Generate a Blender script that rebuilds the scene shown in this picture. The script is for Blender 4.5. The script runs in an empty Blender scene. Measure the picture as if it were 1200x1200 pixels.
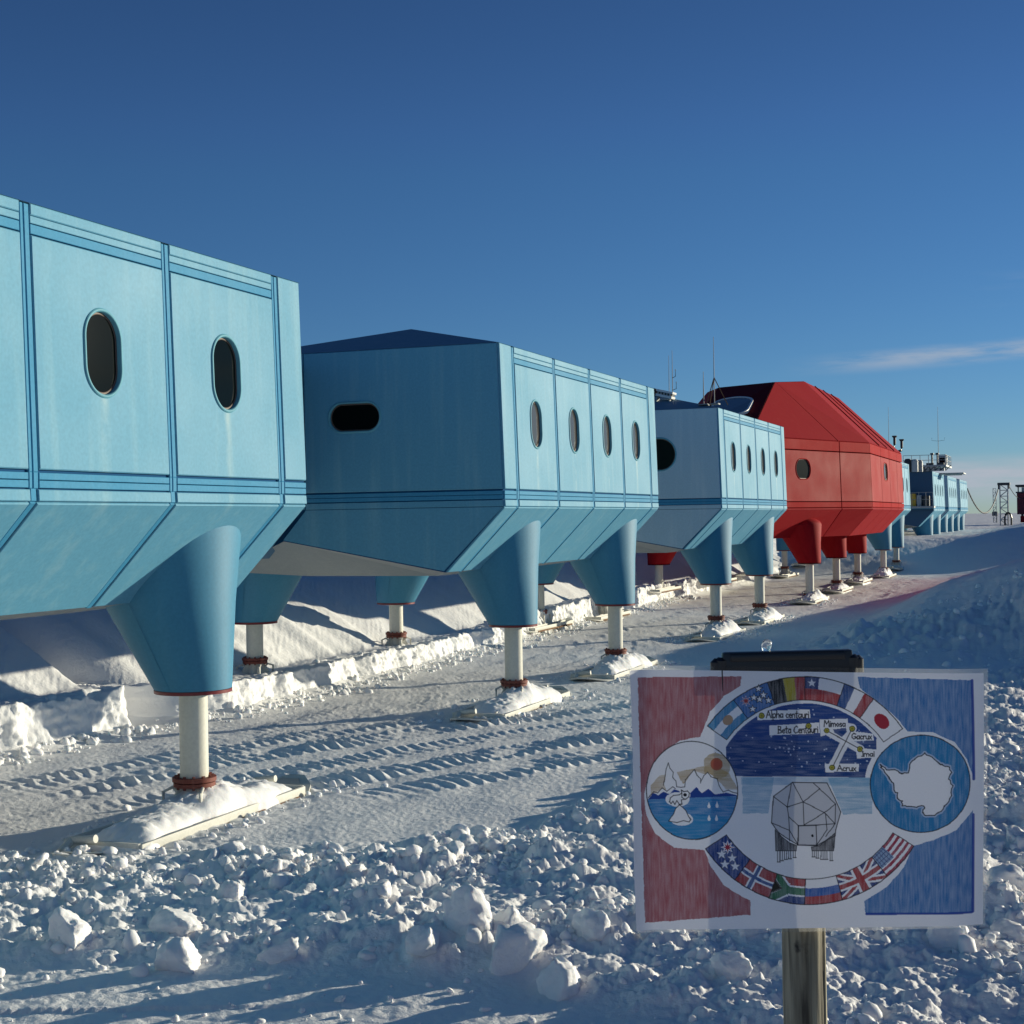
import bpy, bmesh, math, random
import numpy as np
from mathutils import Vector, Matrix
random.seed(7)
RNG = np.random.default_rng(11)
scene = bpy.context.scene
COL = scene.collection
PI = math.pi

# ------------------------------------------------------------------ frame
# world X = to the right of the station's long axis, Y = along it, Z = up;
# the cleared snow path is Z = 0; station walls run along X = -10.
EYE = 3.85
CL = 13.83                      # distance from the camera's track to the station axis
YAW, ROLL, PITCH = .3558, .0151, .0056
FPX = 1757.14
SUN_AZ = math.radians(41.0)     # clockwise from +Y
SUN_EL = math.radians(9.0)

# ------------------------------------------------------------------ helpers
def tag(o, label=None, cat=None, group=None, kind=None):
    if label: o['label'] = label
    if cat: o['category'] = cat
    if group: o['group'] = group
    if kind: o['kind'] = kind
    return o

def empty(name, loc, rz=0.0):
    o = bpy.data.objects.new(name, None)
    o.empty_display_size = .3
    COL.objects.link(o)
    o.location = loc
    o.rotation_euler = (0, 0, rz)
    return o

def link(name, me, mats, parent=None, loc=None):
    o = bpy.data.objects.new(name, me)
    COL.objects.link(o)
    for m in (mats if isinstance(mats, (list, tuple)) else [mats]):
        me.materials.append(m)
    if parent is not None: o.parent = parent
    if loc is not None: o.location = loc
    return o

def from_bm(name, bm, mats, parent=None, smooth=False, loc=None, angle=None):
    bmesh.ops.recalc_face_normals(bm, faces=bm.faces)
    me = bpy.data.meshes.new(name)
    bm.to_mesh(me)
    bm.free()
    if smooth:
        me.polygons.foreach_set('use_smooth', [True] * len(me.polygons))
        if angle is not None:
            me.set_sharp_from_angle(angle=math.radians(angle))
    return link(name, me, mats, parent, loc)

def from_np(name, V, F, mats, parent=None, smooth=True, loc=None):
    me = bpy.data.meshes.new(name)
    V = np.asarray(V, np.float32); F = np.asarray(F, np.int32)
    k = F.shape[1]
    me.vertices.add(len(V)); me.vertices.foreach_set('co', V.ravel())
    me.loops.add(F.size); me.loops.foreach_set('vertex_index', F.ravel())
    me.polygons.add(len(F))
    me.polygons.foreach_set('loop_start', np.arange(0, F.size, k, dtype=np.int32))
    try: me.polygons.foreach_set('loop_total', np.full(len(F), k, np.int32))
    except Exception: pass
    me.update(calc_edges=True)
    me.validate()
    if smooth: me.polygons.foreach_set('use_smooth', np.ones(len(me.polygons), bool))
    return link(name, me, mats, parent, loc)

def poly(bm, pts):
    return bm.faces.new([bm.verts.new(p) for p in pts])

def box(bm, c, s, rz=0.0, bev=0.0):
    x, y, z = s[0] / 2, s[1] / 2, s[2] / 2
    ca, sa = math.cos(rz), math.sin(rz)
    vs = []
    for dz in (-z, z):
        for dx, dy in ((-x, -y), (x, -y), (x, y), (-x, y)):
            vs.append(bm.verts.new((c[0] + dx * ca - dy * sa, c[1] + dx * sa + dy * ca, c[2] + dz)))
    fs = [bm.faces.new([vs[i] for i in f]) for f in ((3, 2, 1, 0), (4, 5, 6, 7), (0, 1, 5, 4), (1, 2, 6, 5), (2, 3, 7, 6), (3, 0, 4, 7))]
    if bev:
        es = list({e for f in fs for e in f.edges})
        bmesh.ops.bevel(bm, geom=es, offset=bev, segments=2, affect='EDGES', profile=.6)

def tube(bm, pts, r, n=8, cap=True):
    pts = [Vector(p) for p in pts]
    rings = []
    for i, p in enumerate(pts):
        d = (pts[min(i + 1, len(pts) - 1)] - pts[max(i - 1, 0)]).normalized()
        up = Vector((0, 0, 1)) if abs(d.z) < .95 else Vector((1, 0, 0))
        a = d.cross(up).normalized(); b = d.cross(a).normalized()
        rr = r[i] if isinstance(r, (list, tuple)) else r
        rings.append([bm.verts.new(p + a * math.cos(2 * PI * k / n) * rr + b * math.sin(2 * PI * k / n) * rr) for k in range(n)])
    for i in range(len(rings) - 1):
        for k in range(n):
            bm.faces.new([rings[i][k], rings[i][(k + 1) % n], rings[i + 1][(k + 1) % n], rings[i + 1][k]])
    if cap:
        bm.faces.new(rings[0][::-1]); bm.faces.new(rings[-1])

def lathe(bm, prof, n=40, c=(0, 0, 0), cap=True):
    """prof: list of (radius, z, shift_x); revolved about z, each ring shifted in x"""
    rings = []
    for p in prof:
        r, z = p[0], p[1]; sx = p[2] if len(p) > 2 else 0
        rings.append([bm.verts.new((c[0] + sx + r * math.cos(2 * PI * k / n), c[1] + r * math.sin(2 * PI * k / n), c[2] + z)) for k in range(n)])
    for i in range(len(rings) - 1):
        for k in range(n):
            bm.faces.new([rings[i][k], rings[i][(k + 1) % n], rings[i + 1][(k + 1) % n], rings[i + 1][k]])
    if cap:
        bm.faces.new(rings[0][::-1]); bm.faces.new(rings[-1])

class Quad:
    """flat facet A-B-C-D (A,B bottom edge; D,C top edge), outward normal given by winding"""
    def __init__(s, A, B, C, D):
        s.A, s.B, s.C, s.D = [Vector(v) for v in (A, B, C, D)]
        s.n = (s.B - s.A).cross(s.D - s.A).normalized()
        s.w = (s.B - s.A).length
        s.h = ((s.D - s.A).length + (s.C - s.B).length) / 2
    def p(s, x, y, o=0.0):
        u, v = x / s.w, y / s.h
        return (s.A * (1 - u) + s.B * u) * (1 - v) + (s.D * (1 - u) + s.C * u) * v + s.n * o

def slab(bm, q, x0, x1, y0, y1, h=.03, bev=.012, base=-.005):
    o = [q.p(x0, y0, base), q.p(x1, y0, base), q.p(x1, y1, base), q.p(x0, y1, base)]
    m = [q.p(x0, y0, h - bev), q.p(x1, y0, h - bev), q.p(x1, y1, h - bev), q.p(x0, y1, h - bev)]
    t = [q.p(x0 + bev, y0 + bev, h), q.p(x1 - bev, y0 + bev, h), q.p(x1 - bev, y1 - bev, h), q.p(x0 + bev, y1 - bev, h)]
    L = [[bm.verts.new(p) for p in r] for r in (o, m, t)]
    for a, b in ((0, 1), (1, 2)):
        for k in range(4):
            bm.faces.new([L[a][k], L[a][(k + 1) % 4], L[b][(k + 1) % 4], L[b][k]])
    bm.faces.new(L[2])

def stadium(w, h, n=48):
    """points of a stadium outline of size w x h around the origin, by direction angle"""
    out = []
    r = min(w, h) / 2
    k = n // 2
    for i in range(k + 1):
        t = -PI / 2 + PI * i / k
        out.append((math.cos(t) * r + (w / 2 - r), math.sin(t) * r) if w > h else None)
    if w > h:
        pts = [(math.cos(-PI / 2 + PI * i / k) * r + (w / 2 - r), math.sin(-PI / 2 + PI * i / k) * r) for i in range(k + 1)]
        pts += [(-x, -y) for x, y in pts]
    else:
        pts = [(math.cos(PI * i / k) * r, math.sin(PI * i / k) * r + (h / 2 - r)) for i in range(k + 1)]
        pts += [(-x, -y) for x, y in pts]
    return pts

def holed_slab(bm, q, x0, x1, y0, y1, cx, cy, w, h, th=.03, bev=.012, base=-.005):
    """a raised panel with a stadium opening in it"""
    S = stadium(w, h)
    dirs = list(S)
    cor = [(x0 + bev - cx, y0 + bev - cy), (x1 - bev - cx, y0 + bev - cy), (x1 - bev - cx, y1 - bev - cy), (x0 + bev - cx, y1 - bev - cy)]
    def to_rect(d):
        t = 1e9
        if d[0] > 1e-9: t = min(t, (x1 - bev - cx) / d[0])
        if d[0] < -1e-9: t = min(t, (x0 + bev - cx) / d[0])
        if d[1] > 1e-9: t = min(t, (y1 - bev - cy) / d[1])
        if d[1] < -1e-9: t = min(t, (y0 + bev - cy) / d[1])
        return (d[0] * t, d[1] * t)
    items = []
    for s in S: items.append((math.atan2(s[1], s[0]), s, to_rect(s)))
    for c in cor:
        a = math.atan2(c[1], c[0])
        # stadium point in this direction
        lo, hi = 0.0, 1.0
        r = min(w, h) / 2
        def inside(t):
            x, y = c[0] * t, c[1] * t
            if w > h: x = max(0, abs(x) - (w / 2 - r))
            else: y = max(0, abs(y) - (h / 2 - r))
            return x * x + y * y <= r * r
        for _ in range(40):
            mid = (lo + hi) / 2
            if inside(mid): lo = mid
            else: hi = mid
        items.append((a, (c[0] * lo, c[1] * lo), c))
    items.sort(key=lambda t: t[0])
    items = [it for i, it in enumerate(items) if i == 0 or it[0] - items[i - 1][0] > 1e-6]
    n = len(items)
    out = [bm.verts.new(q.p(cx + o[0], cy + o[1], th)) for _, _, o in items]
    inn = [bm.verts.new(q.p(cx + i[0], cy + i[1], th)) for _, i, _ in items]
    dep = [bm.verts.new(q.p(cx + i[0], cy + i[1], .001)) for _, i, _ in items]
    for k in range(n):
        j = (k + 1) % n
        bm.faces.new([out[k], out[j], inn[j], inn[k]])
        bm.faces.new([inn[k], inn[j], dep[j], dep[k]])
    c1 = [bm.verts.new(q.p(*p)) for p in ((x0, y0, th - bev), (x1, y0, th - bev), (x1, y1, th - bev), (x0, y1, th - bev))]
    c0 = [bm.verts.new(q.p(*p)) for p in ((x0, y0, base), (x1, y0, base), (x1, y1, base), (x0, y1, base))]
    ct = [bm.verts.new(q.p(*p)) for p in ((x0 + bev, y0 + bev, th), (x1 - bev, y0 + bev, th), (x1 - bev, y1 - bev, th), (x0 + bev, y1 - bev, th))]
    for k in range(4):
        j = (k + 1) % 4
        bm.faces.new([c0[k], c0[j], c1[j], c1[k]])
        bm.faces.new([c1[k], c1[j], ct[j], ct[k]])

def ring_profile(bm, q, cx, cy, w, h, prof):
    """prof: list of (grow, offset): stadium loops, joined"""
    loops = []
    for g, o in prof:
        loops.append([bm.verts.new(q.p(cx + x, cy + y, o)) for x, y in stadium(w + 2 * g, h + 2 * g)])
    n = len(loops[0])
    for a in range(len(loops) - 1):
        for k in range(n):
            bm.faces.new([loops[a][k], loops[a][(k + 1) % n], loops[a + 1][(k + 1) % n], loops[a + 1][k]])
    return loops

def make_window(q, cx, cy, w, h, parent, M, th=.03):
    """window part (rim) with pane and gasket sub-parts"""
    bm = bmesh.new()
    ring_profile(bm, q, cx, cy, w, h, [(.045, th - .004), (.035, th + .016), (.012, th + .02), (0, th + .008), (-.004, .004)])
    win = from_bm('window', bm, M['rim'], parent, True)
    bm = bmesh.new()
    ring_profile(bm, q, cx, cy, w, h, [(0, .010), (-.02, .016), (-.03, .008)])
    from_bm('gasket', bm, M['gasket'], win, True)
    bm = bmesh.new()
    poly(bm, [q.p(cx + x, cy + y, .006) for x, y in stadium(w, h)])
    from_bm('pane', bm, M['pane'], win)
    return win

# ------------------------------------------------------------------ noise
_perm = RNG.permutation(4096).astype(np.int32)
_ang = RNG.uniform(0, 2 * PI, 4096)
_gx, _gy = np.cos(_ang), np.sin(_ang)
def perlin(x, y):
    xi = np.floor(x).astype(np.int64); yi = np.floor(y).astype(np.int64)
    fx = x - xi; fy = y - yi
    def g(ix, iy, dx, dy):
        k = _perm[(_perm[ix & 4095] + iy) & 4095]
        return _gx[k] * dx + _gy[k] * dy
    u = fx * fx * fx * (fx * (fx * 6 - 15) + 10); v = fy * fy * fy * (fy * (fy * 6 - 15) + 10)
    a = g(xi, yi, fx, fy); b = g(xi + 1, yi, fx - 1, fy)
    c = g(xi, yi + 1, fx, fy - 1); d = g(xi + 1, yi + 1, fx - 1, fy - 1)
    return 1.5 * ((a * (1 - u) + b * u) * (1 - v) + (c * (1 - u) + d * u) * v)
def fbm(x, y, o=4):
    s = 0; a = 1.0; t = 0
    for i in range(o):
        s = s + a * perlin(x * 2 ** i + 17.3 * i, y * 2 ** i - 9.1 * i); t += a; a *= .5
    return s / t
def clods(x, y, size, fill=.75, seed=0):
    """height field of merged, tilted, broken lumps: the highest of the neighbouring lumps wins"""
    u = x / size + seed * 7.7; v = y / size - seed * 3.1
    u = u + .16 * perlin(u * 2.3, v * 2.3) + .07 * perlin(u * 6.1, v * 6.1); v = v + .16 * perlin(u * 2.3 + 40, v * 2.3) + .07 * perlin(u * 6.1 + 9, v * 6.1)
    iu = np.floor(u).astype(np.int64); iv = np.floor(v).astype(np.int64)
    best = np.zeros(np.shape(x))
    for du in (-1, 0, 1):
        for dv in (-1, 0, 1):
            cu, cv = iu + du, iv + dv
            k = _perm[(_perm[(cu + 131 * seed) & 4095] + cv) & 4095]; k2 = _perm[(k + 57) & 4095]; k3 = _perm[(k2 + 911) & 4095]
            r1, r2, r3 = k / 4096., k2 / 4096., k3 / 4096.
            dx = u - (cu + .5 + .45 * (r1 - .5) * 2); dy = v - (cv + .5 + .45 * (r2 - .5) * 2)
            R = .42 + .42 * r3
            an = _ang[k3]; ca, sa = np.cos(an), np.sin(an)
            px, py = np.abs(dx * ca + dy * sa), np.abs(dy * ca - dx * sa) * (1.0 + .5 * r1)
            d = (px ** 3 + py ** 3) ** (1 / 3.) / R
            hgt = (.35 + .65 * r2 * r2) * (r1 < fill)
            tilt = np.clip((dx * _gx[k2] + dy * _gy[k2]) * .9, -.45, .45)
            val = hgt * np.clip(1.2 * (1 - d ** 2.4), -1, 1) * (1 + tilt)
            best = np.maximum(best, val)
    return best * size

def sstep(e0, e1, x):
    t = np.clip((x - e0) / (e1 - e0), 0, 1)
    return t * t * (3 - 2 * t)

# ------------------------------------------------------------------ materials
def mat(name, col, rough=.5, metal=0.0, spec=None):
    m = bpy.data.materials.new(name); m.use_nodes = True
    b = m.node_tree.nodes['Principled BSDF']
    b.inputs['Base Color'].default_value = (*col, 1)
    b.inputs['Roughness'].default_value = rough
    b.inputs['Metallic'].default_value = metal
    if spec is not None: b.inputs['Specular IOR Level'].default_value = spec
    return m

def weathered(name, col, pale, rough=.42, amount=.35, scale=1.0, bump=.0, spec=.3):
    """painted metal: vertical pale run-off streaks and soft blotches"""
    m = mat(name, col, rough, spec=spec)
    nt = m.node_tree; N = nt.nodes; L = nt.links
    b = N['Principled BSDF']
    tc = N.new('ShaderNodeTexCoord')
    mp = N.new('ShaderNodeMapping'); mp.inputs['Scale'].default_value = (5.0 * scale, 5.0 * scale, .35 * scale)
    n1 = N.new('ShaderNodeTexNoise'); n1.inputs['Scale'].default_value = 1.0; n1.inputs['Detail'].default_value = 6
    n2 = N.new('ShaderNodeTexNoise'); n2.inputs['Scale'].default_value = .7 * scale; n2.inputs['Detail'].default_value = 5
    n3 = N.new('ShaderNodeTexNoise'); n3.inputs['Scale'].default_value = 24 * scale; n3.inputs['Detail'].default_value = 4
    L.new(tc.outputs['Object'], mp.inputs['Vector']); L.new(mp.outputs[0], n1.inputs['Vector'])
    L.new(tc.outputs['Object'], n2.inputs['Vector']); L.new(tc.outputs['Object'], n3.inputs['Vector'])
    r1 = N.new('ShaderNodeMapRange'); r1.inputs[1].default_value = .5; r1.inputs[2].default_value = .74; r1.inputs[4].default_value = 1
    L.new(n1.outputs['Fac'], r1.inputs[0])
    mul = N.new('ShaderNodeMath'); mul.operation = 'MULTIPLY'
    L.new(r1.outputs[0], mul.inputs[0]); L.new(n2.outputs['Fac'], mul.inputs[1])
    mu2 = N.new('ShaderNodeMath'); mu2.operation = 'MULTIPLY'; mu2.inputs[1].default_value = amount * 1.8
    L.new(mul.outputs[0], mu2.inputs[0])
    mx = N.new('ShaderNodeMix'); mx.data_type = 'RGBA'
    mx.inputs['A'].default_value = (*col, 1); mx.inputs['B'].default_value = (*pale, 1)
    L.new(mu2.outputs[0], mx.inputs['Factor'])
    # small tonal grain
    hs = N.new('ShaderNodeMapRange'); hs.inputs[1].default_value = .3; hs.inputs[2].default_value = .7
    hs.inputs[3].default_value = .93; hs.inputs[4].default_value = 1.05
    L.new(n3.outputs['Fac'], hs.inputs[0])
    mm = N.new('ShaderNodeMix'); mm.data_type = 'RGBA'; mm.blend_type = 'MULTIPLY'; mm.inputs['Factor'].default_value = 1
    L.new(mx.outputs['Result'], mm.inputs['A']); L.new(hs.outputs[0], mm.inputs['B'])
    L.new(mm.outputs['Result'], b.inputs['Base Color'])
    rr = N.new('ShaderNodeMapRange'); rr.inputs[3].default_value = rough - .08; rr.inputs[4].default_value = rough + .2
    L.new(n2.outputs['Fac'], rr.inputs[0]); L.new(rr.outputs[0], b.inputs['Roughness'])
    if bump:
        bp = N.new('ShaderNodeBump'); bp.inputs['Strength'].default_value = bump; bp.inputs['Distance'].default_value = .01
        L.new(n2.outputs['Fac'], bp.inputs['Height']); L.new(bp.outputs[0], b.inputs['Normal'])
    return m

def add_drips(m, z0, z1, pitch, pale, phase=.02):
    """pale run-off marks below the middle of each window"""
    nt = m.node_tree; N = nt.nodes; L = nt.links; b = N['Principled BSDF']
    src = b.inputs['Base Color'].links[0].from_socket
    tc = N.new('ShaderNodeTexCoord'); sp = N.new('ShaderNodeSeparateXYZ'); L.new(tc.outputs['Object'], sp.inputs[0])
    nz = N.new('ShaderNodeTexNoise'); nz.inputs['Scale'].default_value = 3; nz.inputs['Detail'].default_value = 6; L.new(tc.outputs['Object'], nz.inputs['Vector'])
    def M(op, a, c):
        n = N.new('ShaderNodeMath'); n.operation = op
        for i, v in enumerate((a, c)):
            if isinstance(v, (int, float)): n.inputs[i].default_value = v
            else: L.new(v, n.inputs[i])
        return n.outputs[0]
    y = M('ADD', sp.outputs['Y'], M('MULTIPLY', M('SUBTRACT', nz.outputs['Fac'], .5), .12))
    fr = M('SUBTRACT', M('FRACT', M('DIVIDE', M('ADD', y, pitch * 8 + phase), pitch), 0), .5)
    dist = M('ABSOLUTE', M('MULTIPLY', fr, pitch), 0)
    r = N.new('ShaderNodeMapRange'); r.inputs[1].default_value = .10; r.inputs[2].default_value = .015; L.new(dist, r.inputs[0])
    z = N.new('ShaderNodeMapRange'); z.inputs[1].default_value = z0; z.inputs[2].default_value = z1; z.inputs[3].default_value = .25; z.inputs[4].default_value = 1; L.new(sp.outputs['Z'], z.inputs[0])
    zc = M('LESS_THAN', sp.outputs['Z'], z1)
    nn = N.new('ShaderNodeMapRange'); nn.inputs[1].default_value = .38; nn.inputs[2].default_value = .68; L.new(nz.outputs['Fac'], nn.inputs[0])
    f = M('MULTIPLY', M('MULTIPLY', M('MULTIPLY', r.outputs[0], z.outputs[0]), zc), M('MULTIPLY', nn.outputs[0], .65))
    mx = N.new('ShaderNodeMix'); mx.data_type = 'RGBA'; mx.inputs['B'].default_value = (*pale, 1)
    L.new(f, mx.inputs['Factor']); L.new(src, mx.inputs['A']); L.new(mx.outputs['Result'], b.inputs['Base Color'])

def snow_mat(name, s1=9.0, s2=60.0, d=.05, strength=.6):
    m = mat(name, (.885, .88, .875), .62, spec=.25)
    nt = m.node_tree; N = nt.nodes; L = nt.links; b = N['Principled BSDF']
    tc = N.new('ShaderNodeTexCoord')
    a = N.new('ShaderNodeTexNoise'); a.inputs['Scale'].default_value = s1; a.inputs['Detail'].default_value = 8; a.inputs['Roughness'].default_value = .62
    c = N.new('ShaderNodeTexNoise'); c.inputs['Scale'].default_value = s2; c.inputs['Detail'].default_value = 4
    L.new(tc.outputs['Object'], a.inputs['Vector']); L.new(tc.outputs['Object'], c.inputs['Vector'])
    ad = N.new('ShaderNodeMath'); ad.operation = 'MULTIPLY_ADD'; ad.inputs[1].default_value = .18
    L.new(c.outputs['Fac'], ad.inputs[0]); L.new(a.outputs['Fac'], ad.inputs[2])
    bp = N.new('ShaderNodeBump'); bp.inputs['Strength'].default_value = strength; bp.inputs['Distance'].default_value = d
    L.new(ad.outputs[0], bp.inputs['Height']); L.new(bp.outputs[0], b.inputs['Normal'])
    return m

BLUE = (.118, .338, .485); BLUE_PALE = (.24, .45, .54)
M_blue = weathered('blue_paint', BLUE, BLUE_PALE, .55, .38, spec=.14)
M_blue_near = weathered('blue_paint', BLUE, BLUE_PALE, .55, .38, spec=.14)
add_drips(M_blue_near, .40 + EYE, 1.42 + EYE, 2.59, (.42, .56, .56), .28)
add_drips(M_blue, .40 + EYE, 1.42 + EYE, 2.4625, (.42, .56, .56))
M_blue_pale = weathered('pale_blue_paint', (.42, .58, .68), (.56, .68, .74), .6, .6, spec=.12)  # lighter blue than the side walls, for end walls
M_trim = weathered('mid_blue_trim', (.060, .275, .46), (.12, .34, .50), .55, .25, spec=.06)
M_groove = mat('dark_blue_joint', (.018, .085, .20), .8, spec=.03)
M_cone = weathered('blue_leg_paint', (.048, .225, .36), (.11, .30, .41), .5, .2)
M_under = weathered('grey_underside', (.26, .30, .32), (.34, .37, .38), .6, .3)
M_link = mat('dark_blue_link', (.03, .14, .26), .6)
M_rim = mat('pale_window_rim', (.13, .36, .45), .5, spec=.1)
M_gasket = mat('brown_gasket', (.10, .065, .05), .6)
M_pane = mat('dark_glass', (.003, .006, .006), .06, spec=.05)
M_porthole = mat('red_pod_glass', (.012, .016, .016), .15, spec=.02)
M_blind = mat('glass_over_blind', (.075, .066, .055), .12, spec=.35)
M_redrim = mat('dark_red_ring', (.18, .015, .02), .4)
M_pole = weathered('cream_steel', (.70, .68, .58), (.8, .79, .72), .4, .4)
M_flange = weathered('rust_red_flange', (.20, .055, .04), (.3, .14, .1), .6, .4, 3)
M_ski = weathered('white_ski_steel', (.66, .65, .58), (.75, .73, .68), .5, .4, 2)
M_rust = weathered('rusty_edge', (.17, .085, .04), (.38, .27, .18), .85, .5, 3)
M_redshade = mat('red_paint_in_shade', (.13, .006, .010), .6, spec=.02)  # red roof paint with the front slope's shade put into the colour
M_skipanel = mat('ski_tip_insert', (.33, .36, .36), .6)
M_red = weathered('red_paint', (.34, .010, .015), (.37, .03, .03), .6, .3, spec=.05)
M_redtrim = weathered('red_trim', (.37, .018, .02), (.40, .045, .04), .6, .25, spec=.015)
M_redgroove = mat('dark_red_joint', (.10, .006, .008), .8, spec=.02)
M_white = mat('white_frame', (.78, .78, .76), .4)
M_black = mat('black_plastic', (.012, .012, .014), .32)
M_dark = mat('dark_steel', (.05, .055, .06), .5, .3)
M_steel = mat('galvanised_steel', (.36, .37, .37), .6, .3)
M_mast = mat('grey_mast', (.20, .21, .22), .6)
M_yellow = mat('yellow_paint', (.75, .45, .04), .5)
M_brown = mat('brown_crate', (.2, .1, .05), .7)
M_cabin = mat('off_white_cabin', (.5, .5, .48), .6)
M_maroon = weathered('maroon_cladding', (.16, .022, .03), (.25, .08, .08), .5, .3)
M_cable = mat('black_cable', (.03, .03, .032), .6)
M_snow = snow_mat('snow', 9.0, 60.0, .05, .5)
M_chunk = snow_mat('snow_chunk', 7.0, 36.0, .03, .4)
_b = M_chunk.node_tree.nodes['Principled BSDF']
_b.inputs['Base Color'].default_value = (.90, .895, .89, 1)
_b.inputs['Subsurface Weight'].default_value = .35
_b.inputs['Subsurface Radius'].default_value = (.5, .6, .7)
_b.inputs['Subsurface Scale'].default_value = .05
# ------------------------------------------------------------------ terrain
SKIS = [(16.95, 10.79), (29.0, 10.79), (36.4, 10.79), (47.9, 10.74), (55.2, 10.74), (67.3, 10.9), (76.2, 11.0), (85.0, 11.1), (94.6, 10.9), (102.0, 10.9)]

def wall_l(a):
    w = np.interp(a, [-20, 20.5, 23, 25.1, 27.2, 31.1, 37.3, 43.3, 54.8, 64.8, 110], [17.3, 16.85, 16.45, 16.35, 15.8, 16.0, 16.1, 16.35, 17.0, 17.3, 17.6])
    return w + .22 * perlin(a * .55, a * 0 + 3.1) + .12 * perlin(a * 2.1, a * 0 + 8.7)

def height(a, l, fine=True):
    a = np.asarray(a, float); l = np.asarray(l, float)
    Yd = .9373 * a + .3483 * l            # distance straight ahead of the viewer
    Xd = .3483 * a - .9373 * l
    h = .05 * fbm(a * .16, l * .16, 3)
    # ---- uncleared bank under and beyond the station's left legs
    wl = wall_l(a)
    wh = np.interp(a, [-20, 22, 24.3, 24.6, 28, 40, 60, 100, 140], [.66, .66, .64, .56, .40, .40, .42, .4, .2])
    notch = np.exp(-((a - 24.45) / .42) ** 2)       # a bite taken out of the cut face
    d = l - wl - notch * 1.5
    edge = sstep(.14, .52, d + .05 * perlin(a * 1.4, l * 1.4) + .04 * perlin(a * 4.3, l * 5.3))
    face = np.exp(-np.abs(d - .3) / .25)
    toe = .16 * np.exp(-np.clip(-d, 0, 9) / .25) * sstep(-1.6, 0, d)
    rise = np.clip(d - np.interp(a, [23.5, 28.5, 38, 46], [1.1, 1.2, 1.15, .6]), 0, None)
    bank = wh * edge + 2.75 * np.tanh(.68 * rise / 2.75) + toe
    bank = bank + edge * (.035 * fbm(a * .5 + l * .3, l * 1.1 - a * .2, 4) + .07 * np.abs(perlin(a * 2.2, l * 2.2)) * np.exp(-np.clip(d, 0, 9) / .5)
                          + .020 * np.abs(perlin(a * 1.1 + l * 2.2, l * 7 - a * 3.5)))
    if fine:
        near = (face > .02) & (a > 10) & (a < 80)
        cl = np.zeros(np.shape(a))
        cl[near] = .30 * clods(a[near], l[near], .40, .6, 5) + .34 * clods(a[near], l[near], .20, .7, 6)
        bank = bank + face * edge * cl
    bk = sstep(150, 112, a)
    h = h + bank * bk
    # ---- big snow bank on the right (its shadow lies over the path)
    px = sstep(8.8, 4.0, l) * 2.6 * np.exp(-(np.clip(l + 1.5, 0, 30) / 6.6) ** 2 * .9)
    near_edge = 45.5 + np.where(l < 0, .45, .30) * np.clip(l, -14, 12) + 1.6 * perlin(l * .2, l * 0 + 4.4)
    hill = px * sstep(near_edge - 7.0, near_edge + 6.5, a) * (1 - .62 * sstep(58, 88, a)) * (1 - .0 * a)
    hill = hill * np.clip(1 + .035 * np.clip(l, -8, 0) , .6, 1)
    lump = fbm(a * .45, l * .45, 4)
    hill = hill * (1 + .10 * fbm(a * .14, l * .14, 3)) + sstep(.15, 1.0, hill) * (.14 * lump + .06 * np.abs(perlin(a * 1.2, l * 1.2)))
    h = h + hill
    # low hummocks in front of it
    hm = np.exp(-((a - 43.5) / 4.0) ** 2) * sstep(8.2, 5.2, l) * sstep(-22, -6, l)
    h = h + hm * (.34 + .42 * np.abs(lump) + .34 * np.abs(perlin(a * 1.3, l * 1.3)) + .16 * np.abs(perlin(a * 3.1, l * 3.1)))
    # ---- the snow climbs beyond the red building
    rp = sstep(98, 111, a - .35 * np.clip(10 - l, -6, 25)) * 2.15 * (1 - .8 * bk * sstep(16, 19, l))
    h = h + rp * (1 + .05 * fbm(a * .09, l * .2, 3))
    # ---- berm of broken snow in front of the viewer
    top = np.interp(Xd, [-9, -5.8, -2.2, 0, 1.2, 3.0, 7.0, 12], [17.2, 17.4, 17.9, 18.6, 21.0, 26.5, 34.0, 36.0])
    bot = np.interp(Xd, [-9, -5, -2, 0, 1.0, 3, 12], [12.7, 12.8, 12.9, 12.6, 11.4, 9.5, 9.0])
    bm_ = sstep(bot - .25, bot + .9, Yd) * sstep(top + .5, top - 1.3, Yd)
    rg = .55 + .6 * fbm(a * .5, l * .5, 3)
    h = h + bm_ * (.10 * np.clip(rg, .1, 1.2) + .15 * np.abs(fbm(a * 1.3, l * 1.3, 3)))
    # ---- bank the viewer and the sign stand on
    h = np.maximum(h, np.minimum(2.2, 3.55 - .3415 * Yd) * sstep(13.5, 11, Yd) * (Yd < 12))
    # ---- far plain drops away gently
    h = h - sstep(170, 900, a) * 1.2
    if not fine: return h, bm_
    path = (1 - np.clip(bank * 2, 0, 1) * bk) * (1 - bm_) * sstep(11.5, 13, Yd)
    open_ = path * (1 - sstep(.3, 1.2, hill + rp))
    # crisp rubble texture
    r1 = np.abs(perlin(a * 2.4, l * 2.4)); r2 = np.abs(perlin(a * 6.1, l * 6.1)); r3 = perlin(a * 14, l * 14)
    inb = bm_ > .01
    cl = np.zeros(np.shape(a))
    ai, li = a[inb], l[inb]
    dense = np.clip(.55 + .9 * fbm(ai * .5 + 3, li * .5, 2), .12, 1.15)
    cl[inb] = dense * (.26 * clods(ai, li, .66, .42, 1) + .36 * clods(ai, li, .34, .55, 2)) + (.35 + .65 * dense) * (.36 * clods(ai, li, .17, .62, 3) + .34 * clods(ai, li, .085, .7, 4))
    h = h + bm_ * (.03 * r1 + .025 * r2 + .012 * r3 + cl)
    # compacted, scuffed path: fine ripples across the direction of travel
    sc = .5 + .5 * perlin(a * .35, l * .7)
    rip = perlin(a * 3.2 + l * 1.6, l * 7.5 - a * 1.2)
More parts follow.
